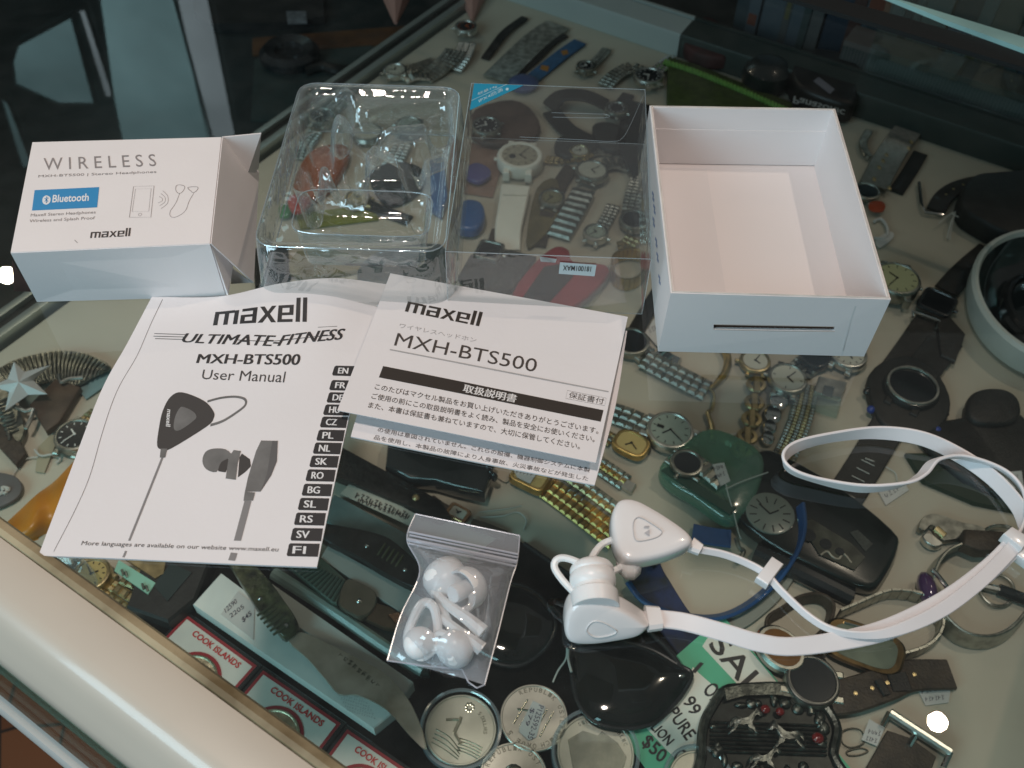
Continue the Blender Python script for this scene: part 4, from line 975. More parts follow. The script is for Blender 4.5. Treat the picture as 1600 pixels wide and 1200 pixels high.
def tag(label, quad_, z, lines=(), string=None, m=TAG, group=None, wpx=.9):
    pts = [S(x, y, z) for x, y in quad_]; t = Thing('price_tag', label, 'price tag', sum(pts, Vector())/4, group=group)
    bm = new(); slab(bm, pts, .4); o = t.part('card', bm, m)
    mp = flat(SH+z+.4)
    if lines:
        bm = new()
        for ln in lines:
            if len(ln) == 4 and isinstance(ln[0], str): text(bm, ln[0], mp, *ln[1:], .0, .15)
            else: scribble(bm, mp, ln[0], ln[1], ln[2], ln[3] if len(ln) > 3 else 6, wpx, .15)
        t.part('writing', bm, mat('pen_ink', (.03, .03, .06), .5), parent=o)
    if string:
        bm = new(); tube(bm, cr([S(*p) for p in string], 6), .4, 6); t.part('string', bm, STRING)
    return t
def shape(name, label, cat, pts, z, h, m, bev=1., round_=True, smooth=0, group=None, T=None):
    q = [S(x, y, z) for x, y in pts]
    if smooth: q = cr(q, smooth, True)
    bm = new(); slab(bm, q, h, bev, round_=round_)
    if T: return T.part(name, bm, m)
    return single(name, label, cat, bm, m, group=group)

# ---------------- middle of the shelf
t = watch('round steel watch with plain pale green dial on a steel bracelet', (1045, 682), (990, 662), 17.5, case=STEEL, dial=DIALG, date=True, hgt=9)
mband(t, [(1012, 668, 4), (985, 655, 3.5), (940, 640, 1)], 20, 7.5, STEELD, cols=3); mband(t, [(1076, 694, 4), (1090, 700, 2)], 15, 6, STEELD)
t = watch('small gold barrel shaped watch with champagne dial beside the green grey round dial', (985, 700), (958, 687), 13.5, case=GOLD, dial=DIALC, shape='tonneau', asp=.78, hgt=7, marks=0)
mband(t, [(958, 690, 3), (935, 678, 1)], 13, 4.5, GOLDP, STEELD)
t = Thing('watch_bracelet', 'two tone bracelet end with steel tip poking out below the leaflet corner', 'bracelet', S(965, 748), group='loose bracelets on the shelf')
mband(t, [(925, 720, 2), (950, 737, 2), (978, 756, 2)], 15, 5.5, STEELD, GOLD, cols=3); bm = new(); slab(bm, [S(970, 746, 1), S(994, 760, 1), S(986, 774, 1), S(963, 759, 1)], 3, .8); t.part('clasp', bm, STEEL)
t = Thing('watch_bracelet', 'two tone bracelet lying between the gold bracelet and the steel tip', 'bracelet', S(920, 775), group='loose bracelets on the shelf')
mband(t, [(868, 738, 2), (900, 758, 3), (968, 808, 2)], 17, 6, STEELD, GOLDP, cols=3)
t = watch('gold rectangular watch with a white tag stuck on its dial below the leaflet', (830, 750), (862, 765), 14, case=GOLD, dial=DIALC, shape='rect', asp=.8, marks=0, hands=None, crown=False)
mband(t, [(848, 757, 4), (875, 776, 3), (915, 806, 3), (966, 845, 3)], 20, 5.6, GOLD, cols=3)
tag('white tag covering the gold rectangular watch below the leaflet', [(800, 728), (842, 735), (828, 756), (808, 746)], 11.5, [((806, 740), (834, 744), 5, 5)])
t = Thing('fob_tag', 'pinkish round ended card tag left of the gold rectangular watch', 'tag', S(780, 735)); bm = new(); slab(bm, cr([S(766, 726, 2), S(790, 728, 2), S(796, 745, 2), S(790, 754, 2), S(772, 742, 2)], 4, True), .6); t.part('card', bm, mat('pinkish_card', (.42, .36, .28), .6))

# steel bracelet with dark head, partly under the leaflet and the box
t = watch('dark faced watch between the leaflet and the white open box', (985, 542), (1010, 560), 15, case=STEELD, dial=DIALK, hands=None, marks=0)
mband(t, [(1006, 560, 5), (1040, 578, 4), (1075, 596, 3), (1106, 612, 1)], 21, 7.5, STEELD, cols=3)
strap(t, [(992, 520, 5), (1010, 488, 4), (1030, 455, 2), (1040, 440, 1)], 13, m=LEATH)
tag('crumpled white tag leaning between black strap and open box', [(1008, 520), (1022, 498), (1044, 520), (1030, 545)], 4, [((1014, 520), (1034, 512), 7, 4)])
bm = new(); links(bm, spath([(1028, 548, 3), (1048, 562, 3), (1062, 568, 2)]), 10, 7, 1, 3); single('chrome_link', 'bright chrome link peeking out under the open box corner', 'watch link', bm, CHROME)

# gold bangle and its dangling lower piece
bm = new(); tube(bm, spath([(1128, 540, 5), (1137, 560, 6), (1132, 582, 6), (1118, 600, 5), (1110, 606, 4)]), 3.2, 10, rf=lambda u: 3.8-2.2*u)
single('gold_bangle', 'bright gold curved bangle coming out from under the open box', 'bangle', bm, GOLD)
bm = new(); tube(bm, spath([(1108, 606, 3), (1116, 618, 3), (1112, 640, 3), (1106, 645, 4), (1112, 665, 3), (1114, 690, 3)]), 1.5, 8, rf=lambda u: 1.2+1.6*u*u)
single('gold_chain', 'thin gold bracelet piece hanging below the gold bangle', 'bracelet', bm, GOLDP)
# gold link watch
t = watch('gold ladies watch with cream dial on large round links', (1178, 570), (1180, 610), 12.5, case=GOLDP, dial=DIALW, marks=0, hgt=6)
for k, (x, y) in enumerate(((1181, 603), (1178, 631), (1174, 657), (1167, 684), (1158, 705))):
    bm = new(); M = frame(S(x, y, 3), S(x, y+10, 3)); lathe(bm, M, [(7.2, 0), (8.0, 1.5), (7.2, 3), (4.6, 3.2), (3.8, 1.5), (4.6, 0)], 22, 1, 1, (False, False)); box(bm, M, -8, 9, -2.6, 2.6, 1.2, 4, .8); t.part('round_link', bm, GOLDP)
t = watch('ladies watch with white dial and thin dark hands beside the gold link watch', (1228, 598), (1218, 640), 15.5, case=STEELD, dial=DIALW, asp=1.0, hgt=7, marks=4)
t = Thing('disc_bracelet', 'bracelet of grey polished discs between the gold links and the beaded band', 'bracelet', S(1210, 660), group='loose bracelets on the shelf')
for x, y, r in ((1216, 627, 9), (1207, 649, 8), (1202, 669, 6.5), (1199, 686, 6)):
    bm = new(); lathe(bm, frame(S(x, y, 2), S(x, y+10, 2)), [(r, 0), (r, 2.2), (r*.8, 3.4), (r*.3, 3.7)], 24, 1.1, .8); t.part('disc_link', bm, CHROME)
t = Thing('watch_bracelet', 'beaded silver and gold band right of the polished discs', 'bracelet', S(1240, 660), group='loose bracelets on the shelf')
mband(t, [(1262, 602, 2), (1255, 640, 2), (1242, 680, 2), (1224, 718, 2)], 17, 3.2, STEELD, GOLDP, cols=5, th=2.2)
t = watch('steel watch with white dial half hidden under the open box', (1322, 562), (1302, 592), 15, case=STEEL, dial=DIALW, z=4)
bm = new(); slab(bm, [S(1278, 592, 4), S(1322, 602, 4), S(1312, 628, 4), S(1270, 618, 4)], 4, 1); o = t.part('clasp', bm, STEEL)
bm = new(); slab(bm, [S(1288, 602, 8.3), S(1304, 606, 8.3), S(1300, 622, 8.3), S(1284, 618, 8.3)], .6, .2); t.part('clasp_plate', bm, CHROME, parent=o)
bm = new(); slab(bm, [S(1268, 622, 1), S(1312, 632, 1), S(1306, 654, 1), S(1264, 640, 1)], 6, 1); t.part('stand', bm, GEDGE)
mband(t, [(1242, 560, 4), (1262, 575, 3), (1275, 585, 3)], 16, 5, STEELD)
t = watch('dark watch case with small dark glass hidden under the open box edge', (1270, 566), (1250, 580), 12, case=BLACKP, dial=DIALK, hands=None, marks=0)
thread('loop of white thread over the beaded silver and gold band', [(1160, 712, 5), (1168, 697, 7), (1183, 698, 8), (1192, 712, 7), (1188, 726, 5), (1176, 722, 4)], .5)
thread('white thread end lying by the beaded band', [(1186, 702, 6), (1200, 704, 6), (1208, 712, 4)], .5)
tag('small faint white tag left of the gold round links', [(1138, 678), (1152, 676), (1156, 692), (1142, 696)], .6, [((1141, 688), (1152, 684), 5, 3)])

# ---------------- right side: black watches
t = watch('rectangular black watch with steel buckle bar on a wide leather strap', (1462, 478), (1490, 430), 14, case=BLACKP, dial=DIALK, shape='rect', asp=1.05, hands=None, marks=0, hgt=6, z=4)
strap(t, [(1478, 455, 5), (1505, 425, 4), (1545, 390, 2)], 20, m=LEATH); strap(t, [(1452, 500, 5), (1425, 548, 4), (1400, 590, 3)], 27, m=LEATHB if False else LEATH, wf=lambda u: 22+9*u)
bm = new(); a, b = S(1424, 486, 9), S(1468, 502, 9); tube(bm, [a, b], 1.3, 8); tube(bm, [a, S(1426, 495, 8)], 1.2, 8); tube(bm, [b, S(1462, 514, 8)], 1.2, 8); t.part('buckle_bar', bm, CHROME)
bm = new(); slab(bm, [S(1462, 504, 6), S(1482, 500, 6), S(1506, 527, 6), S(1490, 570, 6), S(1468, 560, 6)], 4, 1); t.part('keeper', bm, LEATH)
t = watch('large black sports watch with thin steel bezel and blank dark glass', (1418, 618), (1450, 560), 21, case=BLACKR, dial=DIALK, hands=None, marks=0, hgt=12, bezel=BLACKP, z=4)
bm = new(); lathe(bm, t.M, [(19.5, 12.0), (19.0, 13.2), (17.6, 13.2), (17.2, 12)], 48, caps=(False, False)); t.part('steel_ring', bm, STEEL)
strap(t, [(1440, 582, 8), (1462, 552, 6), (1480, 530, 4)], 26, m=BLACKR); strap(t, [(1396, 652, 8), (1372, 692, 5), (1340, 745, 3), (1300, 806, 2)], 25, m=BLACKR)
for k, (x, y) in enumerate(((1366, 592), (1355, 612), (1361, 640), (1476, 646), (1464, 672))):
    bm = new(); ball(bm, S(x, y, 8), (3.4, 3.4, 3)); t.part('push_button', bm, BLACKP if k % 2 else mat('blue_button', (.02, .05, .25), .3))
bm = new(); slab(bm, cr([S(x, y, 2) for x, y in ((1350, 606), (1372, 576), (1412, 566), (1452, 584), (1478, 628), (1474, 664), (1446, 688), (1400, 684), (1366, 664))], 3, True), 9, 3, round_=True); t.part('resin_body', bm, BLACKR)
bm = new()
for k in range(6):
    p, q = (1346-k*7.5, 718+k*12.5), (1366-k*7.5, 728+k*12.5); tube(bm, [S(*p, 5.4), S(*q, 5.4)], .35, 4)
t.part('strap_stitching', bm, STRING)
tag('white tag tied to the stitched black strap', [(1372, 768), (1412, 752), (1420, 766), (1384, 790)], 1, [((1384, 778), (1408, 764), 7, 4)])
thread('white thread running from the stitched black strap to its tag', [(1352, 716, 6), (1375, 725, 4), (1398, 738, 2), (1402, 752, 2)], .45)
# goggles: white rimmed black oval
t = Thing('goggles', 'big black oval dish with thick white rim at the right edge', 'goggles', S(1625, 500))
M = frame(S(1628, 498), S(1620, 620)); bm = new()
lathe(bm, M, [(54, 0), (62, 4), (66, 14), (67, 28), (65, 31), (62.5, 31), (61, 27)], 64, 1.25, 1, (False, False)); t.part('white_rim', bm, mat('off_white_plastic', (.62, .66, .62), .35, var=.08))
bm = new(); lathe(bm, M, [(61, 27), (57, 18), (50, 12), (38, 10), (30, 16), (20, 22), (8, 24)], 64, 1.25, 1); t.part('black_lens', bm, mat('black_glass', (.006, .009, .010), .10, coat=1))
bm = new(); lathe(bm, M, [(36, 13.4), (34, 16.5), (31, 16.9)], 48, 1.2, 1, (False, False)); t.part('lens_ring', bm, BLACKP)
# black cap-like pouch
t = Thing('leather_pouch', 'black leather pouch with a rounded flap at the right edge', 'pouch', S(1540, 700))
bm = new(); q = cr([S(x, y, 1) for x, y in ((1425, 682), (1462, 668), (1498, 660), (1506, 640), (1560, 640), (1592, 660), (1640, 720), (1660, 800), (1600, 796), (1540, 778), (1470, 736))], 5, True); slab(bm, q, 9, 5, round_=True); t.part('body', bm, LEATH)
bm = new(); q = cr([S(x, y, 6) for x, y in ((1505, 655), (1508, 630), (1528, 618), (1562, 618), (1584, 632), (1588, 658), (1570, 672), (1525, 672))], 5, True); slab(bm, q, 9, 4, round_=True); t.part('flap', bm, LEATH)
bm = new(); q = [S(x, y, 1) for x, y in ((1412, 712), (1440, 712), (1500, 760), (1600, 792), (1600, 806), (1520, 790), (1440, 756))]; slab(bm, q, 4, 1); t.part('lower_edge', bm, mat('dark_green_leather', (.012, .03, .018), .5))
bm = new(); slab(bm, [S(1545, 740, 10.4), (S(1596, 736, 10.4)), S(1600, 764, 10.4), S(1546, 762, 10.4)], .4); o = t.part('price_sticker', bm, TAG)
bm = new(); mp = flat(SH+10.8); text(bm, 'FRAME 251', mp, (1550, 759), (1584, 761), (1550, 750), 0, .15); scribble(bm, mp, (1552, 748), (1592, 747), 5, 8, .8, .15); t.part('sticker_writing', bm, INK, parent=o)

# ---------------- upper right
t = watch('steel expansion band watch lying near the back rail', (1352, 305), (1360, 285), 13, case=STEELD, dial=DIALK, hands=None, marks=0, hgt=6, crown=False)
mband(t, [(1365, 292, 6), (1380, 262, 7), (1398, 232, 7), (1418, 205, 3)], 27, 3.0, mat('ribbed_steel', (.30, .31, .28), .3, 1, var=.3, scale=200), cols=1, th=2.4)
bm = new()
for x, y in ((1385, 243), (1380, 252), (1374, 262), (1424, 222), (1420, 232), (1366, 280), (1390, 294)): ball(bm, S(x, y, 9), (1.8, 3.2, 1.4))
t.part('end_caps', bm, GOLDP)
strap(t, [(1438, 240, 3), (1420, 270, 2), (1400, 300, 2)], 14, m=BLACKR)
t = Thing('watch_bracelet', 'narrow dark steel loop left of the expansion band', 'bracelet', S(1350, 220), group='loose bracelets on the shelf')
mband(t, [(1358, 205, 6), (1348, 225, 5), (1356, 245, 4), (1372, 250, 3)], 8, 4, STEELD, cols=1)
shape('orange_badge', 'small orange oval badge on dark plastic by the box edge', 'badge', [(1358, 318), (1375, 315), (1383, 322), (1378, 332), (1360, 330)], 6, 1, mat('orange_enamel', (.30, .05, .015), .4), .3, smooth=4)
t = Thing('key_ring_tag', 'white ring shaped key tag beside the open box', 'key tag', S(1382, 358)); bm = new(); tube(bm, cr([S(x, y, 3) for x, y in ((1366, 346), (1376, 342), (1385, 352), (1387, 366), (1380, 372), (1366, 372))], 5), 1.4, 8)
t.part('ring', bm, TAG); bm = new(); slab(bm, cr([S(x, y, 2) for x, y in ((1368, 376), (1386, 364), (1396, 366), (1392, 376), (1374, 388))], 4, True), 1); t.part('tag_body', bm, TAG)
t = watch('round gold rimmed watch with pale green dial half behind the open box', (1394, 452), (1394, 400), 20, case=STEELD, dial=mat('lime_dial', (.36, .38, .22), .3, coat=.6), marks=12, z=5, hgt=14)
t = Thing('buckled_strap', 'black leather strap with a steel square buckle near the back rail', 'strap', S(1480, 310))
strap(t, [(1462, 330, 4), (1475, 308, 5), (1500, 292, 6), (1540, 284, 7), (1600, 290, 8)], 17, m=LEATH, holes=5, stitch=GOLDP)
bm = new(); tube(bm, [S(x, y, 4) for x, y in ((1436, 285), (1440, 320), (1445, 332), (1474, 336))], 1.5, 8); t.part('buckle', bm, CHROME)
shape('camera_bag', 'black padded camera bag in the dark right corner', 'bag', [(1500, 308), (1540, 296), (1660, 300), (1660, 400), (1575, 396), (1520, 372), (1488, 345)], 1, 22, BLACKR, 6, smooth=4)
thread('knotted pale string lying on the black camera bag corner', [(1468, 348, 8), (1480, 338, 9), (1492, 332, 10), (1486, 348, 9), (1480, 372, 4)], .6)
thread('second strand of pale string hanging from the knot', [(1494, 330, 10), (1488, 350, 6), (1484, 374, 3)], .6)
thread('short frayed string end pointing right from the knot', [(1488, 334, 10), (1500, 340, 10), (1506, 338, 9)], .5)
# camera lens with lettering, upside down
t = Thing('camera', 'black compact camera with Panasonic lettering upside down', 'camera', S(1285, 160))
bm = new(); q = cr([S(x, y, 2) for x, y in ((1228, 128), (1262, 108), (1310, 116), (1334, 142), (1330, 172), (1318, 196), (1240, 168))], 4, True); slab(bm, q, 26, 6, round_=True); t.part('body', bm, mat('camera_black', (.014, .011, .010), .4))
bm = new(); mp = flat(SH+28.2); textb(bm, 'Panasonic', mp, (1241, 150), (1320, 172), (1239, 161), .5, .1); o = t.part('lettering', bm, mat('camera_letter_white', (.34, .36, .36), .5))
bm = new(); slab(bm, [S(1271, 127, 28), S(1279, 121, 28), S(1304, 140, 28), S(1297, 147, 28)], .6); t.part('label_plate', bm, mat('dim_plate', (.20, .19, .22), .5))
bm = new(); lathe(bm, frame(S(1240, 118, 10), S(1250, 118, 10)), [(12, 0), (12, 8), (9, 9)], 24); t.part('knob', bm, mat('camera_black', (0, 0, 0)))
bm = new(); M = frame(S(1195, 133, 2), S(1250, 133, 2)); lathe(bm, M, [(24, 0), (27, 8), (25, 20), (17, 27), (8, 29)], 32); single('lens_cap', 'dark round lens behind the green pouch', 'lens', bm, mat('lens_dark', (.012, .016, .015), .3, coat=.4))
# green pouch with twisted cord
t = Thing('green_pouch', 'moss green cloth pouch with a bright green twisted cord edge', 'pouch', S(1110, 140))
bm = new(); slab(bm, [S(x, y, 1) for x, y in ((1042, 98), (1080, 108), (1180, 148), (1235, 170), (1250, 235), (1040, 220))], 8, 3, round_=True); t.part('cloth', bm, mat('moss_cloth', (.055, .085, .012), .85, var=.4, scale=120, bump=.5, bscale=800))
cp = resample(spath([(1038, 97, 10), (1085, 112, 10), (1150, 138, 10), (1200, 160, 10), (1236, 176, 10)]), 1.0); bm = new()
for ph in (0, math.pi):
    pts = []
    for i, p in enumerate(cp):
        T = (cp[min(i+1, len(cp)-1)]-cp[max(i-1, 0)]).normalized(); sd = Vector((-T.y, T.x, 0)).normalized(); a = i*1.0/7*2*math.pi*.85+ph
        pts.append(p+sd*math.cos(a)*1.9+Vector((0, 0, 1))*math.sin(a)*1.9)
    tube(bm, pts, 1.9, 6)
t.part('twisted_cord', bm, mat('lime_cord', (.16, .33, .06), .7, var=.3, scale=300))
t = watch('steel diver watch with black dial and white markers at the back', (1012, 128), (990, 100), 15.5, case=STEEL, dial=DIALK, hands=HANDW, hgt=9, z=6)
mband(t, [(1000, 112, 6), (985, 106, 7), (962, 118, 6), (945, 135, 3)], 18, 5, STEELD); mband(t, [(1026, 112, 7), (1040, 100, 6), (1052, 92, 3)], 16, 5, CHROME)
shape('red_trinket', 'dull maroon and grey folded trinket behind the green pouch', 'trinket', [(1072, 70), (1098, 45), (1124, 60), (1135, 105), (1100, 108), (1068, 92)], 4, 16, mat('maroon_cloth', (.06, .015, .015), .7, var=.6, scale=60), 4, smooth=4)

# ---------------- upper middle
t = Thing('dress_watch_band', 'wide ribbed grey steel mesh band lying near the case corner', 'bracelet', S(810, 75), group='loose bracelets on the shelf')
mband(t, [(872, 40, 2), (840, 62, 4), (805, 95, 5), (775, 125, 3)], 32, 2.4, STEELD, cols=1, th=2)
t = Thing('blue_strap', 'blue fabric watch strap with small orange marks', 'strap', S(850, 110)); strap(t, [(906, 66, 2), (880, 84, 3), (850, 108, 3), (825, 128, 3)], 17, m=mat('blue_cloth', (.03, .12, .26), .7, var=.3, scale=200))
bm = new(); slab(bm, [S(876, 80, 4.5), S(886, 78, 4.5), S(888, 84, 4.5), S(880, 87, 4.5)], .4); slab(bm, [S(846, 102, 4.5), S(858, 104, 4.5), S(856, 112, 4.5), S(844, 108, 4.5)], .4); t.part('orange_print', bm, mat('orange_print', (.35, .16, .03), .5))
bm = new(); lathe(bm, frame(S(818, 134, 3), S(830, 134, 3)), [(15, 0), (16, 4), (12, 7), (5, 7.5)], 30); t.part('blue_case', bm, mat('slate_blue', (.07, .10, .22), .4))
strap_t = Thing('grey_strap', 'dark narrow strap lying beside the ribbed mesh band', 'strap', S(830, 100)); strap(strap_t, [(884, 56, 3), (865, 66, 4), (835, 95, 4), (808, 118, 2)], 8, m=BLACKR)
strap_t = Thing('grey_strap', 'dark strap running from the corner toward the mesh band', 'strap', S(790, 50)); strap(strap_t, [(820, 28, 3), (790, 50, 4), (768, 78, 4), (758, 92, 2)], 10, m=BLACKR)
t = watch('steel watch standing at the case corner with an orange tipped hand', (728, 50), (722, 80), 13, case=STEEL, dial=DIALK, hands=mat('orange_hand', (.5, .1, .02), .4), z=5)
mband(t, [(730, 68, 6), (722, 90, 6), (708, 110, 3)], 20, 5, STEEL)
t = Thing('watch_bracelet', 'chunky dark steel bracelet beside the left rail', 'bracelet', S(690, 105), group='loose bracelets on the shelf')
mband(t, [(712, 80, 8), (700, 95, 8), (680, 112, 4), (662, 124, 2)], 24, 5, STEELD, cols=5)
t = Thing('watch_bracelet', 'open steel clasp lying against the left rail', 'bracelet', S(650, 122), group='loose bracelets on the shelf')
mband(t, [(672, 122, 3), (650, 120, 6), (632, 128, 3)], 14, 6, STEEL, cols=1)
# under the clear cover
t = watch('chunky white resin sports watch under the clear cover', (812, 260), (800, 330), 22, case=mat('white_resin', (.82, .80, .70), .45, var=.08), dial=mat('resin_dial', (.42, .38, .28), .4, var=.3, scale=300), hands=HAND, hgt=14, z=3, bez=2.6)
strap(t, [(806, 292, 10), (800, 325, 9), (794, 360, 6), (794, 392, 2)], 23, 4, mat('white_resin', (0, 0, 0)), wf=lambda u: 27-5*u)
bm = new()
for k in range(7): y = 305+k*11; tube(bm, [S(786-k*.6, y, 11.6-k*1.0), S(822-k*2.2, y+1, 11.6-k*1.0)], .5, 5)
t.part('strap_grooves', bm, mat('resin_groove', (.32, .31, .24), .6)); bm = new(); disc(bm, t.M @ Matrix.Translation((3, -7, 0)), 3.4, 13.7, 20); t.part('sub_dial', bm, HAND)
t = watch('steel watch with oval pale dial and broad polished links', (924, 275), (905, 305), 15.5, case=STEELD, dial=DIALW, marks=0, asp=1.05, z=5)
mband(t, [(912, 298, 6), (900, 322, 6), (885, 348, 5), (872, 372, 3)], 22, 9, STEELD, cols=1, th=3.2); mband(t, [(944, 258, 5), (962, 255, 5), (982, 262, 2)], 17, 7, STEELD, cols=1)
t = Thing('dark_strap', 'black and grey curled watch strap under the cover corner', 'strap', S(900, 180)); 
strap(t, [(858, 168, 6), (878, 150, 14), (915, 150, 16), (950, 165, 8)], 20, 3, BLACKR); strap(t, [(862, 175, 3), (890, 205, 5), (930, 222, 5), (968, 215, 3)], 20, 3, BLACKR)
shape('black_case', 'black angular plastic case behind the clear cover', 'plastic case', [(975, 165), (1015, 175), (1015, 260), (988, 290), (960, 230)], 1, 9, BLACKP, 2)
shape('round_fob', 'dark round fob beneath the curled strap', 'fob', [(925, 205), (950, 200), (975, 212), (980, 232), (960, 245), (935, 235)], 2, 8, BLACKR, 3, smooth=4)
shape('dark_locket', 'dark oval locket between the white resin watch and the curled strap', 'locket', [(870, 225), (900, 218), (930, 228), (925, 245), (890, 255), (868, 245)], 2, 8, BLACKR, 3, smooth=4)
shape('brown_case', 'brown leather watch case behind the white resin watch', 'leather case', [(742, 180), (800, 165), (835, 185), (840, 220), (770, 235), (735, 215)], 1, 8, mat('brown_case_leather', (.10, .06, .045), .5, var=.4, scale=60), 3, smooth=3)
shape('wooden_box', 'olive brown shaded watch strap pad right of the white resin watch', 'pad', [(838, 300), (870, 285), (872, 340), (838, 385), (822, 382)], 1, 4, mat('olive_pad', (.15, .12, .05), .7, var=.4, scale=60), 1, smooth=3)
shape('purple_case', 'small purple glass disc left of the white resin watch', 'glass disc', [(728, 268), (745, 260), (764, 268), (766, 280), (748, 290), (728, 282)], 4, 5, mat('purple_glass', (.10, .09, .26), .25, coat=.6), 1.5, smooth=4)
shape('blue_mouse', 'rounded blue plastic gadget seen between tray and cover', 'gadget', [(712, 340), (728, 326), (752, 330), (758, 352), (745, 372), (715, 370), (705, 356)], 2, 12, mat('blue_plastic', (.02, .10, .30), .35, coat=.5), 4, smooth=4)
shape('pink_card', 'pinkish brown card lying under the clear cover', 'card', [(705, 215), (790, 240), (770, 310), (700, 300)], .5, 1.2, mat('pink_brown_card', (.30, .18, .13), .6, var=.2), .3)
t = Thing('expansion_bracelet', 'gold expanding bracelet standing in a loop by the open box', 'bracelet', S(985, 420), group='loose bracelets on the shelf')
bm = new(); q = cr([S(x, y, 8) for x, y in ((957, 408), (975, 398), (1000, 400), (1008, 420), (995, 440), (972, 444), (957, 432))], 6, True); q.append(q[0])
rs = resample(q, 4.2)
for a, b in zip(rs, rs[1:]):
    T_v = (b-a).normalized(); sd = Vector((0, 0, 1)); out = T_v.cross(sd); M = Matrix(((T_v.x, sd.x, out.x, a.x), (T_v.y, sd.y, out.y, a.y), (T_v.z, sd.z, out.z, a.z), (0, 0, 0, 1))); box(bm, M, .15, (b-a).length-.15, -6.5, 6.5, -1, 1, .5)
t.part('links', bm, GOLD, ang=20)
t = watch('dark steel watch beside the open box above the gold loop', (990, 352), (980, 320), 14, case=STEELD, dial=DIALK, marks=0, hands=None)
mband(t, [(985, 330, 5), (992, 300, 6), (1002, 272, 4)], 17, 5, STEELD)
mband(t, [(990, 372, 5), (978, 385, 4), (965, 388, 3)], 15, 5, GOLDP)
# red pocket tool in plastic
t = Thing('pocket_tool', 'red and black pocket tool in a clear plastic sleeve', 'pocket tool', S(870, 440))
bm = new(); slab(bm, cr([S(x, y, 2) for x, y in ((800, 470), (838, 418), (868, 396), (888, 402), (895, 420), (945, 425), (946, 445), (895, 490), (830, 500))], 3, True), 9, 3, round_=True); t.part('red_body', bm, mat('red_plastic', (.30, .012, .02), .35, coat=.5, var=.2))
bm = new(); slab(bm, [S(x, y, 11.3) for x, y in ((808, 478), (850, 418), (885, 412), (896, 432), (850, 482))], 1.2, .4); t.part('black_grip', bm, BLACKP)
bm = new(); tube(bm, [S(955, 420, 5), S(930, 455, 5), (S(895, 500, 5))], 4, 10); t.part('clear_tube', bm, GEDGE)
shape('grey_pouch', 'dark grey printed pouch under the cover front edge', 'pouch', [(735, 405), (800, 398), (838, 408), (800, 460), (745, 470), (715, 440)], 1, 6, mat('grey_print', (.05, .055, .05), .6, var=.7, scale=300), 2)
bm = new(); tube(bm, [S(735, 470, 3), S(775, 425, 3), S(800, 400, 3)], 2.4, 8); single('brass_rod', 'thin brass coloured rod beside the grey printed pouch', 'rod', bm, GOLDP)
# under the blister tray
t = Thing('orange_pouch', 'orange and red glossy pouch seen through the clear tray', 'pouch', S(490, 290))
bm = new(); slab(bm, cr([S(x, y, 1) for x, y in ((460, 300), (485, 250), (530, 236), (548, 250), (520, 300), (475, 325))], 4, True), 10, 4, round_=True); t.part('orange_side', bm, mat('orange_vinyl', (.42, .10, .02), .4, coat=.4, var=.3))
bm = new(); slab(bm, cr([S(x, y, 9) for x, y in ((450, 318), (465, 310), (488, 318), (476, 334), (458, 336))], 4, True), 6, 2.5, round_=True); t.part('red_tip', bm, mat('red_vinyl', (.42, .025, .01), .35, coat=.5))
shape('green_bead', 'small bright green bead at the red tip of the pouch', 'bead', [(436, 330), (450, 324), (458, 332), (452, 342), (438, 342)], 2, 5, mat('green_glass', (.02, .22, .05), .3, coat=.5), 2, smooth=4)
shape('lime_card', 'lime yellow strip under the front of the clear tray', 'card strip', [(462, 336), (585, 322), (592, 345), (470, 360)], 1, 2, mat('lime_card', (.22, .24, .02), .5, var=.4), .5)
shape('dark_key', 'dark grey rounded remote under the clear tray', 'remote', [(580, 275), (625, 262), (660, 272), (660, 300), (620, 325), (590, 312)], 1, 8, BLACKR, 3, smooth=4)
shape('blue_lighter', 'blue plastic lighter under the right side of the tray', 'lighter', [(672, 260), (694, 255), (700, 320), (690, 345), (674, 335)], 1, 9, mat('blue_plastic', (0, 0, 0)), 3)
t = Thing('dark_fob', 'white enamel watch head under the upper part of the clear tray', 'watch head', S(580, 215)); bm = new(); lathe(bm, frame(S(575, 215, 1), S(600, 215, 1)), [(16, 0), (17, 4), (15, 7)], 30); t.part('case', bm, STEELD); bm = new(); disc(bm, frame(S(575, 215, 1), S(600, 215, 1)), 13, 7.3, 30); t.part('dial', bm, DIALW)
t = watch('steel watch with grey dial under the right hollow of the clear tray', (640, 205), (620, 240), 15, case=STEELD, dial=DIALG)
mband(t, [(630, 225, 4), (618, 250, 4), (600, 272, 2)], 18, 5, STEEL)
shape('olive_tin', 'flat olive tin in front of the clear tray', 'tin', [(465, 398), (610, 392), (620, 420), (480, 440), (440, 432)], 1, 5, mat('olive_tin_paint', (.20, .17, .07), .4, var=.4), 2)
shape('grey_case', 'dark teal spectacle case in front of the clear tray', 'spectacle case', [(590, 408), (690, 395), (700, 440), (640, 460), (560, 450)], 1, 12, mat('teal_case', (.04, .065, .06), .4, var=.4), 4, smooth=3)
shape('dark_purse', 'black purse below the gap between carton and tray', 'purse', [(395, 395), (450, 390), (455, 440), (400, 455)], 1, 6, BLACKR, 2)

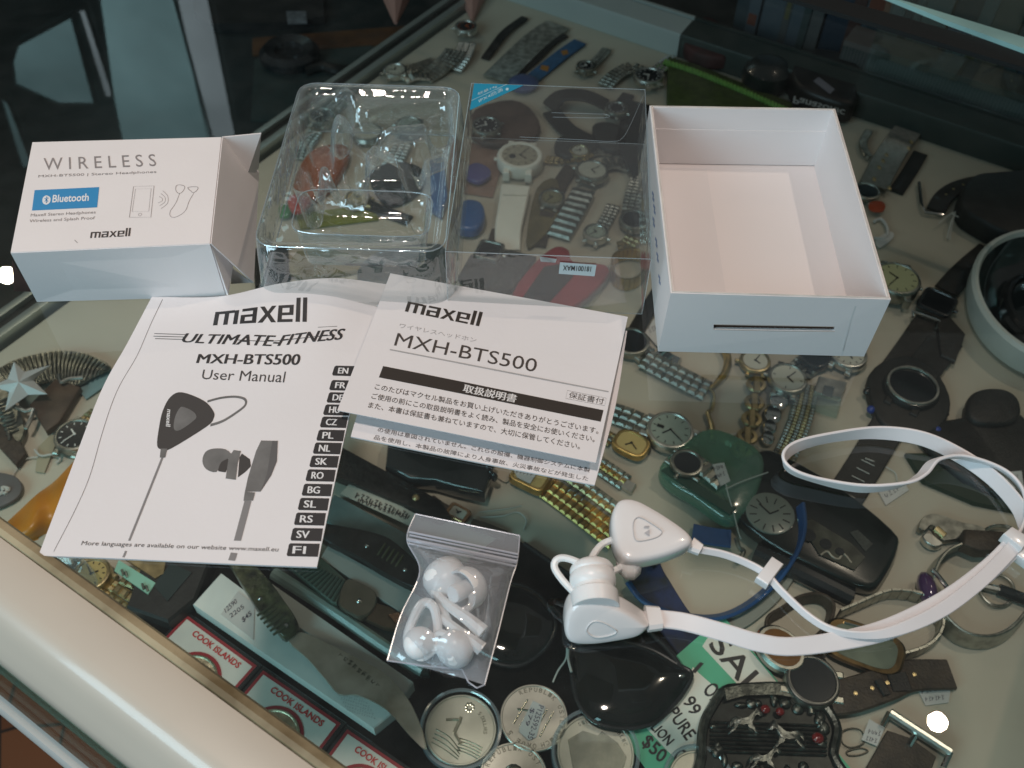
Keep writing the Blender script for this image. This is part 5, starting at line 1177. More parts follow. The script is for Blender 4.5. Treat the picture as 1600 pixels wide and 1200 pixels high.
# ---------------- centre right: green bag, black case, blue straps
t = Thing('black_watch_box', 'black glossy case lying diagonally with a pale clock dial', 'watch box', S(1230, 820))
bm = new(); slab(bm, cr([S(x, y, 1) for x, y in ((1134, 800), (1150, 745), (1185, 716), (1225, 728), (1310, 778), (1388, 842), (1396, 868), (1376, 912), (1350, 932), (1280, 905), (1190, 858))], 3, True), 12, 4, round_=True); t.part('body', bm, mat('black_gloss_case', (.010, .014, .012), .22, coat=.6, var=.4))
bm = new(); lathe(bm, frame(S(1203, 803, 13), S(1230, 803, 13)), [(16.5, 0), (16.5, 1.2), (15, 1.6)], 40); o = t.part('dial', bm, mat('smoky_dial', (.24, .26, .22), .3, coat=.5, var=.1))
bm = new(); M = frame(S(1203, 803, 14.7), S(1230, 803, 14.7))
for k in range(12): K = M @ Matrix.Rotation(k*math.pi/6, 4, 'Z'); box(bm, K, 9, 14, -.35, .35, 0, .15)
for a, l in ((.4, 7), (2.2, 10)): K = M @ Matrix.Rotation(a, 4, 'Z'); box(bm, K, 0, l, -.5, .5, .2, .4)
t.part('dial_marks', bm, HAND, parent=o)
bm = new(); slab(bm, [S(x, y, 13.2) for x, y in ((1250, 818), (1268, 812), (1330, 850), (1352, 872), (1335, 892), (1280, 868))], 1, .3); o = t.part('grey_panel', bm, mat('worn_grey_panel', (.10, .105, .085), .35, .5, var=.6, scale=90))
bm = new()
for x, y, r in ((1263, 836, 5), (1290, 850, 4), (1312, 862, 3)): disc(bm, frame(S(x, y, 14.3), S(x+10, y, 14.3)), r, .3, 20)
t.part('black_dots', bm, BLACKP, parent=o)
bm = new(); tube(bm, spath([(1180, 862, 5), (1250, 895, 6), (1330, 935, 4)]), 6.5, 10); t.part('rounded_edge', bm, BLACKP)
bm = new()
for a, b in (((1246, 812), (1336, 862)),): tube(bm, [S(*a, 13.4), S((a[0]+b[0])/2, (a[1]+b[1])/2, 13.6), S(*b, 13.4)], .35, 5)  # straight steel tube stands in for an edge highlight
tube(bm, cr([S(x, y, 13.6) for x, y in ((1282, 868), (1292, 862), (1300, 870), (1310, 874), (1318, 866), (1330, 880))], 5), 1.0, 6); t.part('silver_and_highlight_lines', bm, STEELD)
bm = new(); slab(bm, [S(x, y, 13.3) for x, y in ((1328, 832), (1340, 828), (1364, 850), (1352, 862))], .3); t.part('engraved_seal', bm, mat('dim_seal', (.05, .06, .05), .6, var=.8, scale=900))
t = Thing('green_bag', 'translucent green plastic pouch holding a dark watch', 'plastic pouch', S(1100, 740))
gb = clear('green_vinyl', (.45, .68, .54), .09, .12, milky=.42, mcol=(.20, .42, .30), bump=.4, bscale=60)
bm = new(); slab(bm, cr([S(x, y, 1) for x, y in ((1028, 742), (1058, 714), (1104, 684), (1165, 706), (1190, 738), (1172, 800), (1135, 828), (1078, 792), (1040, 768))], 4, True), 14, 5, round_=True); t.part('vinyl', bm, gb)
bm = new(); slab(bm, [S(x, y, 15.4) for x, y in ((1032, 736), (1046, 730), (1150, 795), (1140, 806))], 1.5, .5); t.part('dark_hem', bm, mat('dark_green_vinyl', (.02, .07, .05), .4))
t = watch('dark scalloped steel watch inside the green plastic pouch', (1072, 728), (1100, 745), 12, case=STEELD, dial=DIALK, hands=None, marks=0, z=16, hgt=5); mband(t, [(1085, 722, 17), (1110, 740, 18), (1130, 758, 17)], 14, 7, STEELD, cols=1)
tag('white tag hanging over the green plastic pouch', [(1113, 726), (1131, 723), (1141, 752), (1126, 760)], 20, [((1118, 748), (1134, 742), 6, 4), ((1116, 736), (1131, 731), 6, 4)], string=[(1134, 754, 20), (1137, 770, 19), (1146, 800, 16), (1154, 832, 16), (1158, 842, 14)])
thread('thin white string crossing the black watch box', [(1134, 764, 20), (1160, 752, 19), (1200, 738, 17)], .45)
bm = new(); tube(bm, spath([(1150, 840, 10), (1155, 856, 8), (1162, 862, 6), (1152, 880, 4)]), 1.6, 8); single('steel_pin', 'small dark steel buckle pin below the black watch box', 'buckle pin', bm, STEELD)
BLUER = mat('blue_rubber', (.015, .085, .25), .45, var=.2)
t = Thing('blue_wristband', 'large open blue rubber wristband looping below the watch box', 'wristband', S(1180, 900))
bm = new(); q = spath([(1250, 790, 16), (1252, 830, 14), (1238, 870, 10), (1205, 915, 6), (1160, 950, 5), (1115, 965, 4), (1060, 960, 4), (1010, 940, 4), (985, 910, 4)], 10); ribbon(bm, q, 11, 2.4, tw=lambda u: D(75-35*u)); t.part('band', bm, BLUER)
bm = new(); q = spath([(1238, 888, 2), (1210, 930, 2), (1170, 965, 2), (1140, 982, 2)], 8); ribbon(bm, q, 9, 1.5, tw=lambda u: D(20)); t.part('inner_side', bm, mat('pale_grey_rubber', (.30, .32, .28), .5))
bm = new(); q = spath([(1082, 832, 4), (1110, 838, 4), (1142, 842, 5)], 6); ribbon(bm, q, 14, 2.4); t.part('band_end', bm, BLUER)
t = Thing('checked_strap', 'dark blue checked cloth strap right of the lower earbud', 'strap', S(1020, 920)); o = strap(t, [(1000, 868, 4), (1008, 895, 4), (1025, 925, 4), (1050, 965, 3), (1085, 1010, 2)], 24, 2.4, mat('navy_cloth', (.012, .028, .10), .7, var=.75, scale=90, col2=(.006, .010, .012)))
shape('black_box_corner', 'small black box corner below the upper earbud', 'box', [(1016, 866), (1030, 876), (1022, 890), (1008, 880)], 6, 6, BLACKP, 1)

# ---------------- lower right
def standing(t, name, pts, w, th, m, closed=False, z=None, n=8):
    q = cr([S(x, y, (p[2] if len(p) > 2 else w/2+.5)) for p in pts for x, y in [(p[0], p[1])]], n, closed)
    bm = new(); ribbon(bm, q, w, th, tw=lambda u: D(82), closed=closed); t.part(name, bm, m); return q
def standlinks(t, name, pts, w, th, m, pitch, closed=False):
    q = cr([S(x, y, w/2+.6) for x, y in pts], 8, closed)
    if closed: q.append(q[0])
    rs = resample(q, pitch); bm = new()
    for a, b in zip(rs, rs[1:]):
        T_ = (b-a).normalized(); out = T_.cross(Vector((0, 0, 1))).normalized(); sd = Vector((0, 0, 1))
        M = Matrix(((T_.x, sd.x, out.x, a.x), (T_.y, sd.y, out.y, a.y), (T_.z, sd.z, out.z, a.z), (0, 0, 0, 1))); box(bm, M, .2, (b-a).length-.2, -w/2, w/2, -th/2, th/2, th*.3)
    t.part(name, bm, m, ang=20)
t = Thing('wristwatch', 'large gold edged rectangular watch on a standing steel link bracelet', 'watch', S(1390, 990), group='watches lying on the display case shelf')
standlinks(t, 'metal_band', [(1310, 960), (1345, 945), (1375, 932), (1400, 928), (1440, 935), (1465, 955), (1468, 985), (1450, 1010), (1415, 1024), (1385, 1028)], 12, 2, STEELD, 6.5)
M = frame(S(1345, 1012, 6), S(1400, 1032, 6)); M = tilt(M, .35, 'X'); bm = new(); lathe(bm, M, [(17, 0), (21, 2), (21.5, 7), (20, 9)], 44, 1.15, .62, (True, True), 3.4); t.part('watch_case', bm, mat('aged_bronze', (.26, .17, .07), .3, 1, var=.4, scale=150))
bm = new(); disc(bm, M, 17, 9.5, 44, 1.15, .6, 3.4); t.part('dial', bm, mat('olive_dial', (.20, .21, .15), .2, coat=1, var=.3))
bm = new(); tube(bm, [M @ Vector((x, y, 9.9)) for x, y in ((-15, 9.5), (0, 10.8), (15, 9.5))], .7, 6); t.part('crystal_edge', bm, CHROME)
t = Thing('wristwatch', 'watch with amber glass on a standing dark brown strap left of the chain watch', 'watch', S(1240, 1000), group='watches lying on the display case shelf')
standing(t, 'strap', [(1200, 1000), (1198, 972), (1222, 955), (1250, 938), (1280, 935), (1298, 950), (1290, 980), (1272, 1000), (1285, 1030)], 11, 2.4, LEATHB)
M = frame(S(1216, 1020, 5), S(1240, 1045, 5)); bm = new(); lathe(bm, M, [(15, 0), (17, 2), (17, 6), (15, 8)], 36, 1, .8); t.part('watch_case', bm, STEELD); bm = new(); disc(bm, M, 13, 8.4, 36, 1, .8); t.part('dial', bm, mat('amber_glass', (.24, .10, .02), .15, coat=1, var=.4))
shape('orange_bead', 'small orange bead at the foot of the brown strap', 'bead', [(1182, 990), (1195, 985), (1206, 992), (1204, 1000), (1186, 999)], 8, 4, mat('orange_enamel2', (.42, .10, .02), .4), 1, smooth=3)
t = Thing('bangle_watch', 'open steel bangle watch with a purple stone near the lower right', 'bangle', S(1520, 920))
standing(t, 'bangle', [(1545, 850), (1510, 852), (1475, 866), (1455, 895), (1452, 930), (1468, 965), (1500, 995), (1540, 1003), (1575, 990), (1602, 960)], 15, 2.2, STEELD)
bm = new(); M = frame(S(1450, 915, 8), S(1450, 960, 8)); ball(bm, S(1449, 922, 9), (6, 13, 8), None, 14, 10); t.part('purple_stone', bm, mat('purple_stone', (.07, .03, .09), .12, coat=1))
bm = new(); tube(bm, cr([S(x, y, 16) for x, y in ((1456, 890), (1470, 905), (1482, 925), (1470, 940))], 5), 1.6, 8); t.part('silver_scroll', bm, CHROME)
bm = new(); slab(bm, [S(x, y, 7) for x, y in ((1498, 838), (1560, 842), (1562, 872), (1520, 872), (1496, 862))], 10, 2, round_=True); t.part('leather_pad', bm, LEATHB)
# adjustable wrench key chain
t = Thing('wrench_keyring', 'miniature adjustable wrench key chain beside the cable clip', 'key chain', S(1480, 835))
bm = new(); slab(bm, cr([S(x, y, 3) for x, y in ((1431, 830), (1436, 816), (1450, 808), (1470, 811), (1500, 822), (1532, 828), (1534, 840), (1500, 846), (1478, 850), (1466, 848), (1456, 828), (1448, 826), (1440, 834))], 2, True), 5, 1); t.part('handle', bm, STEELD)
bm = new(); slab(bm, cr([S(x, y, 3) for x, y in ((1437, 842), (1448, 838), (1462, 848), (1470, 856), (1458, 860), (1444, 854))], 3, True), 5, 1); t.part('lower_jaw', bm, STEEL)
bm = new(); tube(bm, [S(1462, 826, 9), S(1476, 838, 9)], 2.6, 10); t.part('thumb_screw', bm, GOLDP)
bm = new(); tube(bm, cr([S(x, y, 5) for x, y in ((1538, 832), (1556, 822), (1580, 826), (1592, 842), (1582, 858), (1556, 850))], 6, True), 1.4, 8, True); t.part('split_ring', bm, STEELD)
t = Thing('ring_pen', 'thin steel key ring with a dark bar through it at the right edge', 'key ring', S(1555, 920))
bm = new(); tube(bm, cr([S(x, y, 3) for x, y in ((1532, 925), (1540, 904), (1560, 898), (1580, 910), (1584, 932), (1570, 946), (1548, 944))], 6, True), 1.1, 8, True); t.part('ring', bm, STEELD)
bm = new(); tube(bm, [S(1536, 916, 4), S(1560, 921, 5)], 2.6, 8); t.part('steel_bar', bm, STEEL); bm = new(); tube(bm, [S(1560, 921, 5), S(1615, 942, 5)], 4, 8); t.part('black_grip', bm, BLACKP)
# eyelet strap watch
t = watch('steel cased watch with black glass on a brown strap with eyelets', (1264, 1072), (1330, 1085), 16.5, case=STEELD, dial=DIALK, hands=None, marks=0, hgt=10, z=3, bezel=mat('dark_bezel', (.12, .125, .12), .35, 1))
strap(t, [(1296, 1090, 7), (1330, 1086, 8), (1380, 1070, 8), (1420, 1056, 5), (1486, 1054, 3)], 19, 3, LEATHB, wf=lambda u: 22-3*u, holes=5, stitch=GOLDP)
bm = new(); q = spath([(1372, 1062, 11), (1386, 1086, 11)], 4); ribbon(bm, q, 5, 2); ribbon(bm, spath([(1400, 1052, 9), (1410, 1080, 9)], 4), 12, 2.2); t.part('strap_keeper', bm, LEATH)
tag('white tag with faint writing below the eyelet strap', [(1432, 1074), (1486, 1070), (1482, 1098), (1446, 1103)], .8, [((1440, 1084), (1472, 1078), 6, 5), ((1446, 1096), (1476, 1092), 6, 6)])
# belt buckle with relief
t = Thing('belt_buckle', 'ornate cast metal belt buckle with red gems and horse relief', 'belt buckle', S(1205, 1150))
bo = [(1128, 1082), (1160, 1078), (1215, 1076), (1262, 1084), (1292, 1112), (1308, 1145), (1302, 1185), (1310, 1240), (1100, 1240), (1090, 1190), (1093, 1140), (1108, 1108)]
PEW = mat('aged_pewter', (.15, .165, .15), .36, 1, var=.65, scale=160, bump=.4, bscale=400)
q = cr([S(x, y, 1) for x, y in bo], 4, True); bm = new(); slab(bm, q, 5, 1); t.part('plate', bm, mat('buckle_dark', (.018, .022, .020), .35, .6, var=.5, scale=200))
bm = new(); tube(bm, [p+Vector((0, 0, 5.5)) for p in grow(q, .965)[1]], 3.0, 8, True); t.part('cast_rim', bm, PEW)
bm = new(); slab(bm, [S(x, y, 6.5) for x, y in ((1128, 1078), (1160, 1072), (1210, 1070), (1260, 1080), (1262, 1096), (1210, 1088), (1160, 1090), (1132, 1098))], 3, 1); t.part('top_banner', bm, PEW)
bm = new()
for k in range(8): tube(bm, [S(1110, 1128+k*6.5, 7), S(1292, 1134+k*6.5, 7)], .8, 5)
t.part('relief_planks', bm, PEW)
HP = [(-17, -2), (-20, 4), (-21, 10), (-18, 6), (-15, 3), (-14, 8), (-19, 14), (-21, 19), (-17, 18), (-11, 11), (-8, 6), (0, 7), (6, 6), (8, 11), (14, 14), (19, 19), (21, 17), (16, 10), (13, 4), (15, -1), (18, -7), (22, -9), (26, -6), (28, -9), (23, -15), (20, -19), (18, -15), (12, -10), (6, -5), (-2, -3), (-10, -6)]
def horse(cx, cy, s, flip, nm):
    f = -1 if flip else 1; pts = [S(cx+x*s*f, cy+y*s, 6.5) for x, y in HP]; c = sum(pts, Vector())/len(pts)
    bm = new(); q = cr(pts, 3, True); rs = []
    for k, z in ((1, 0), (1, 1.6), (.95, 2.8), (.86, 3.5)): rs.append([c+(p-c)*k+Vector((0, 0, z)) for p in q])
    vs = [[bm.verts.new(p) for p in r] for r in rs]
    for a, b in zip(vs, vs[1:]):
        for m_ in range(len(q)): bm.faces.new((a[m_], a[(m_+1) % len(q)], b[(m_+1) % len(q)], b[m_]))
    bm.faces.new(vs[-1])
    t.part(nm, bm, mat('polished_pewter', (.28, .30, .28), .38, 1, var=.5, scale=260, bump=.5, bscale=300), ang=60)
horse(1160, 1128, 1.15, False, 'relief_horse'); horse(1232, 1150, 1.25, True, 'relief_horse'); horse(1190, 1186, 1.1, False, 'relief_horse')
bm = new()
for k in range(26):
    a = random.random()*6.28; x = 1200+math.cos(a)*84+random.uniform(-6, 6); y = 1150+math.sin(a)*58+random.uniform(-6, 6); ball(bm, S(x, y, 6), (random.uniform(2, 4.5), random.uniform(2, 5), 2.2), None, 10, 6)
t.part('relief_scrolls', bm, PEW, ang=100)
GEM = mat('red_gem', (.16, .006, .006), .08, coat=1)
for x, y, a in ((1196, 1108, 5), (1219, 1112, 4.5), (1278, 1153, 6)): bm = new(); ball(bm, S(x, y, 9), (a*.6, a*.55, 2.2), None, 12, 8); t.part('red_gem', bm, GEM)
# bottom right clasp on leather strap
t = Thing('clasp_strap', 'dark brown strap with a polished steel bar clasp at the bottom right', 'strap', S(1430, 1170))
bm = new(); slab(bm, [S(x, y, 1) for x, y in ((1384, 1144), (1420, 1156), (1460, 1185), (1440, 1240), (1340, 1240), (1352, 1200))], 4, 1); t.part('strap', bm, LEATHB)
bm = new(); a, b = S(1390, 1114, 6), S(1485, 1176, 6); tube(bm, [a, a.lerp(b, .5), b], 3, 10); t.part('bar', bm, STEEL)
bm = new(); tube(bm, [S(1378, 1136, 5), a], 1.8, 8); tube(bm, [b, S(1474, 1200, 5)], 1.8, 8); tube(bm, [S(1432, 1146, 5), S(1420, 1166, 5)], 1.8, 8); t.part('clasp_arms', bm, CHROME)
tag('small tag with handwriting beside the steel bar clasp', [(1358, 1124), (1382, 1138), (1370, 1166), (1346, 1156)], 3, [((1356, 1146), (1376, 1150), 7, 4), ((1352, 1156), (1370, 1161), 6, 4)])
thread('dark loop of thin wire lying left of the steel bar clasp', [(1316, 1144, 2), (1330, 1138, 2), (1346, 1142, 2), (1350, 1160, 2), (1330, 1168, 2), (1316, 1160, 2)], .5, mat('dark_wire', (.06, .06, .05), .4, .8), 'wire', 'wire_loop', True)
thread('dark oval wire ring near the bottom edge', [(1324, 1174, 1), (1345, 1169, 1), (1356, 1174, 1), (1342, 1180, 1), (1326, 1180, 1)], .5, mat('dark_wire', (0, 0, 0)), 'wire', 'wire_loop', True)

# ---------------- SALE card
t = Thing('sale_card', 'green and white SALE card with black handwriting', 'sale card', S(1090, 1080))
zc = 3.
pc = Plane(S(1129, 962, zc), (0, 0, 1), S(1270, 1125, zc)-S(1129, 962, zc)); L0 = pc.inv(1129, 962)
c_tl, c_bl = S(1129, 962, zc), S(950, 1118, zc); run = (S(1232, 1085, zc)-c_tl); run = run.normalized()*190
bm = new(); slab(bm, [c_tl, c_bl, c_bl+run, c_tl+run], .5); t.part('card', bm, mat('sale_green', (.12, .56, .34), .5, var=.15, scale=20))
mp = flat(SH+zc+.5); bm = new(); patch(bm, mp, [(1097, 1010), (1114, 984), (1152, 993), (1232, 1088), (1192, 1112)], .15)
patch(bm, mp, [(1078, 1052), (1092, 1052), (1200, 1165), (1130, 1240), (1012, 1140), (1022, 1118)], .15, 3); t.part('white_print', bm, mat('card_white', (.80, .82, .74), .5))
bm = new()
textb(bm, 'SALE', mp, (1106, 1009), (1196, 1117), (1131, 988), 1.0, .3)
t.part('sale_lettering', bm, INK)
bm = new()
textb(bm, '1', mp, (1081, 1050), (1086, 1052), (1094, 1035), .7, .3); textb(bm, 'OZ', mp, (1097, 1080), (1117, 1104), (1115, 1064), .7, .3)
textb(bm, '99', mp, (1066, 1097), (1080, 1120), (1083, 1086), .7, .3); textb(bm, 'PURE', mp, (1042, 1115), (1072, 1158), (1058, 1104), .7, .3)
textb(bm, 'LION', mp, (1016, 1138), (1042, 1166), (1028, 1128), .7, .3); textb(bm, 'COIN', mp, (1050, 1185), (1080, 1220), (1066, 1168), .7, .3)
textb(bm, '$50', mp, (1000, 1165), (1030, 1196), (1014, 1146), .7, .3); t.part('handwriting', bm, mat('marker_ink', (.015, .016, .02), .5))

# ---------------- black velvet pad, sunglasses, coins
VELV = mat('black_velvet', (.006, .0065, .006), .9, var=.3, scale=200, bump=.5, bscale=900, spec=.1)
bm = new(); slab(bm, [S(x, y, .2) for x, y in ((205, 985), (250, 872), (420, 850), (600, 940), (700, 900), (790, 832), (902, 905), (1010, 975), (1075, 1012), (1060, 1130), (1120, 1300), (480, 1320))], 1.2, .4); single('velvet_pad', 'black velvet pad under the coins and sunglasses', 'velvet pad', bm, VELV)
t = Thing('sunglasses', 'black sunglasses with large glossy dark lenses', 'sunglasses', S(900, 1000))
LENS = mat('dark_lens', (.004, .006, .006), .03, coat=1)
for nm, pts in (('l', ((720, 960), (745, 925), (790, 912), (830, 922), (858, 950), (868, 980), (852, 1014), (815, 1038), (775, 1036), (735, 1010))), ('r', ((895, 1006), (940, 998), (1010, 1012), (1058, 1038), (1080, 1052), (1072, 1076), (1046, 1108), (1020, 1130), (975, 1138), (925, 1125), (898, 1080)))):
    q = cr([S(x, y, 9) for x, y in pts], 5, True); c, _ = grow(q, 1); bm = new(); loft(bm, [[c+(p-c)*k+Vector((0, 0, z)) for p in q] for k, z in ((1, -.5), (1, .6), (.9, 2.4), (.7, 4.4), (.45, 5.8), (.2, 6.4))]); t.part('lens', bm, LENS, ang=60)
    bm = new(); tube(bm, q, 1.5, 8, True); t.part('frame_rim', bm, BLACKP)
bm = new(); tube(bm, cr([S(858, 950, 9), S(875, 958, 12), S(900, 1000, 10)], 5), 2.2, 8); t.part('bridge', bm, BLACKP)
bm = new(); ribbon(bm, spath([(1074, 1056, 8), (1040, 1010, 7), (980, 960, 5), (900, 905, 4), (820, 850, 3)], 6), 7, 3, tw=lambda u: D(60)); t.part('temple_arm', bm, BLACKP)
bm = new(); ball(bm, S(1064, 1056, 12), (2.6, 1.6, 1.2)); t.part('hinge_stud', bm, CHROME)
thread('white knotted thread hanging from the sunglasses bridge', [(886, 1012, 16), (884, 1030, 12), (872, 1048, 8), (864, 1066, 6)], .55)
thread('shorter white thread beside the sunglasses bridge knot', [(888, 1014, 16), (888, 1030, 14), (893, 1050, 14)], .8)
def coin(label, c, R, caps=True, seed=0, rot=0.2):
    t = Thing('coin', label, 'coin', S(*c), group='silver coins on the black velvet'); rnd = random.Random(seed); M = frame(S(*c, 2), S(c[0]+50, c[1]+50*rot, 2))
    bm = new(); lathe(bm, M, [(R-.6, 0), (R, .5), (R, 2.2), (R-.5, 2.7), (R-1.2, 2.7), (R-1.6, 2.2)], 60); t.part('coin_disc', bm, COIN)
    return t, M, rnd
def arctext(t, M, R, s, a0, a1, h=2.4, z=2.3, name='legend'):
    bm = new(); n = len(s)
    for i, ch in enumerate(s):
        if ch == ' ': continue
        a = a0+(a1-a0)*(i+.5)/n; K = M @ Matrix.Rotation(a, 4, 'Z') @ Matrix.Translation((R, 0, z)) @ Matrix.Rotation(-math.pi/2, 4, 'Z')
        vs, fs = glyphs(ch, .02); wd = h*.72; nv = [bm.verts.new(K @ Vector(((x-.5)*wd, (y-.5)*h, 0))) for x, y in vs]
        for f in fs:
            try: bm.faces.new([nv[k] for k in f])
            except ValueError: pass
    t.part(name, bm, COINM)
def capsule(t, M, R):
    bm = new(); lathe(bm, M, [(R+3.2, -1), (R+3.4, 1.5), (R+3.0, 4.6), (R+1.6, 5.0), (R+.8, 4.4)], 60, caps=(False, False)); o = t.part('capsule_rim', bm, PETE)
    bm = new(); disc(bm, M, R+.7, 4.3, 60); t.part('capsule_lid', bm, CAPS)
t, M, r = coin('silver coin with curved line relief in a clear capsule, leftmost', (720, 1142), 21.0, rot=.3)
bm = new()
for k in range(5): tube(bm, [M @ Vector((x, -5-k*1.7-((x-3)/14)**2*2.2, 2.4)) for x in [1+i*1.6 for i in range(10)]], .35, 5)
for k in range(4): tube(bm, cr([M @ Vector(p) for p in ((-14, -4-k*2.6, 2.4), (-5, -6-k*2.6, 2.4), (4, -12-k*1.6, 2.4))], 5), .35, 5)
tube(bm, cr([M @ Vector(p) for p in ((-10, 3, 2.4), (-2, 5, 2.4), (-3, -2, 2.4), (3, -8, 2.4))], 5), .9, 6); tube(bm, [M @ Vector((-2, 7, 2.4)), M @ Vector((-3, -3, 2.4))], 1.1, 6)
for k in range(8): K = M @ Matrix.Translation((1+2.2*math.cos(k*.785), 14+2.2*math.sin(k*.785), 2.2)); lathe(bm, K, [(1, 0), (1, .3), (.6, .4)], 8)
t.part('relief', bm, COINM); arctext(t, M, 14.5, '5 DOLLARS', 1.05, .1, 2.2); capsule(t, M, 21)
t, M, r = coin('bare silver coin with a white price sticker across it', (834, 1123), 20.2, rot=.5)
arctext(t, M, 16.8, 'REPUBLIK OSTERREICH', 2.6, -.9, 2.8); arctext(t, M, 16.8, '5 EURO', -2.2, -1.0, 3)
bm = new()
for x in (-9, -5, 4, 8): tube(bm, [M @ Vector((x, -9, 2.4)), M @ Vector((x+1, 8, 2.4))], .5, 5)
tube(bm, [M @ Vector((-11, 0, 2.4)), M @ Vector((-2, 3, 2.4))], .6, 5); t.part('relief', bm, COINM)
bm = new(); slab(bm, cr([S(x, y, 4.8) for x, y in ((833, 1095), (852, 1104), (838, 1152), (826, 1157), (811, 1143), (812, 1135))], 1, True), .3); o = t.part('price_sticker', bm, TAG)
bm = new(); mp = flat(SH+5.1); text(bm, 'P125592-35', mp, (842, 1101), (824, 1153), (850, 1104), 0, .15); text(bm, '$79', mp, (829, 1105), (819, 1132), (836, 1108), 0, .15); t.part('sticker_writing', bm, mat('pen_ink2', (.04, .04, .08), .5), parent=o)
t, M, r = coin('large grey coin with a map shape in a clear capsule, rightmost', (930, 1178), 22.5, rot=.2)
bm = new(); slab(bm, [M @ Vector(p) for p in ((-17, 4, 2.2), (-9, 11, 2.2), (0, 10, 2.2), (2, 13, 2.2), (12, 8, 2.2), (18, 1, 2.2), (16, -12, 2.2), (-10, -16, 2.2))], .5, .2); t.part('relief', bm, COINM)
arctext(t, M, 18.4, 'SILVER REPUBLIC', 2.3, .4, 2.2); capsule(t, M, 22.5)
t, M, r = coin('bare silver coin cut off by the bottom edge of the picture', (802, 1216), 19.5, rot=.1)
arctext(t, M, 16.2, 'REPUBLIK OST', 2.9, .5, 2.8); bm = new(); ball(bm, M @ Vector((0, 0, 1.8)), (7, 8, 1.4), None, 14, 6); t.part('relief', bm, COINM)
t, M, r = coin('capsuled coin barely showing below the belt buckle', (1090, 1222), 17, rot=.1); capsule(t, M, 17)

# ---------------- Cook Islands coin packs
REDP = mat('dark_red_print', (.28, .012, .02), .45)
def pack(label, tl_, tr_, down, coinc, cr_):
    z = 2.; a, b = S(*tl_, z), S(*tr_, z); ex = (b-a).normalized(); ey = Vector((ex.y, -ex.x, 0)); wd = (b-a).length
    t = Thing('coin_pack', label, 'coin pack', a.lerp(b, .5)+ey*20, group='red bordered coin packs along the front of the case')
    M = Matrix(((ex.x, -ey.x, 0, a.x), (ex.y, -ey.y, 0, a.y), (0, 0, 1, a.z), (0, 0, 0, 1)))
    bm = new(); box(bm, M, -2.4, wd+2.4, -52, 2.4, -1.4, 1.2, .5); t.part('case', bm, BLACKP)
    bm = new(); box(bm, M, 0, wd, -50, 0, 1.2, 1.5); o = t.part('card', bm, mat('pack_card', (.60, .60, .54), .5, var=.05))
    bm = new()
    for q in ((0, wd, -1.9, 0), (0, 1.9, -50, -1.9), (wd-1.9, wd, -50, -1.9)): box(bm, M, q[0], q[1], q[2], q[3], 1.5, 1.72)
    K = M.copy(); K.translation = S(*coinc, 3.7); lathe(bm, K, [(cr_+2.2, -.2), (cr_+2.2, .1), (cr_, .15)], 44, caps=(False, False)); 
    t.part('red_border', bm, REDP, parent=o)
    bm = new(); lathe(bm, K, [(cr_, -.2), (cr_, .5), (cr_-1, .9), (cr_-1.6, .4)], 48); cd_ = t.part('coin', bm, mat('pack_coin', (.60, .54, .38), .42, 1, var=.4, scale=90, bump=.5, bscale=500))
    bm = new()
    for k in range(5): tube(bm, cr([K @ Vector((-8+k*3, 4-k*1.5, .6)), K @ Vector((-4+k*3, 8-k, .6)), K @ Vector((2+k*2, 5-k*2, .6))], 4), .4, 5)
    vs, fs = glyphs('$1', .02); nv = [bm.verts.new(K @ Vector((-3+x*7, 3+y*7, .62))) for x, y in vs]
    for f in fs: bm.faces.new([nv[i] for i in f])
    t.part('coin_relief', bm, COINM, parent=cd_)
    bm = new(); vs, fs = glyphs('COOK ISLANDS', .025); x0, x1 = wd*.20, wd*.86; nv = [bm.verts.new(M @ Vector((x0+(x1-x0)*x, -8.0+y*4.0, 1.85))) for x, y in vs]
    for f in fs:
        try: bm.faces.new([nv[i] for i in f])
        except ValueError: pass
    t.part('lettering', bm, mat('red_print', (.50, .02, .02), .45), parent=o)
    return t, M
pack('red bordered COOK ISLANDS coin pack nearest the black box, leftmost', (293, 963), (402, 1042), None, (297, 1064), 16.4)
pack('middle red bordered COOK ISLANDS coin pack', (412, 1049), (533, 1132), None, (423, 1153), 16.8)
t, M = pack('COOK ISLANDS coin pack cut by the bottom edge, rightmost of the row', (543, 1141), (662, 1222), None, (556, 1248), 16.8)

# ---------------- knives in long boxes
WBOX = mat('dusty_white_card', (.72, .76, .72), .6, var=.15, scale=25)
def longbox(label, q, z, h, m=WBOX):
    pts = [S(x, y, z+h) for x, y in q]; t = Thing('knife_box', label, 'box', sum(pts, Vector())/4-Vector((0, 0, h)), group='long knife boxes at the front of the shelf')
    bm = new(); slab(bm, [p-Vector((0, 0, h)) for p in pts], h, .8); t.part('carton', bm, m); return t
t = longbox('long white box with a handwritten price note, nearest the coin packs', [(301, 944), (345, 895), (625, 1105), (584, 1138)], 1, 12)
bm = new(); slab(bm, [S(x, y, 13.2) for x, y in ((345, 960), (372, 924), (398, 945), (396, 1000))], .3); o = t.part('paper_note', bm, TAG)
bm = new(); mp = flat(SH+13.5); text(bm, '12590', mp, (353, 958), (371, 942), (350, 951), 0, .2); text(bm, '2205', mp, (361, 966), (382, 950), (358, 960), 0, .2); text(bm, '$45', mp, (380, 974), (394, 962), (377, 966), .01, .2); t.part('note_writing', bm, mat('note_ink', (.04, .04, .07), .5), parent=o)
bm = new(); mp2 = flat(SH+13.1)
for k in range(8): scribble(bm, mp2, (520+k*3, 1068+k*6), (566+k*3, 1082+k*6), 2.5, 12, .5, .1)
t.part('fine_print', bm, INKL)
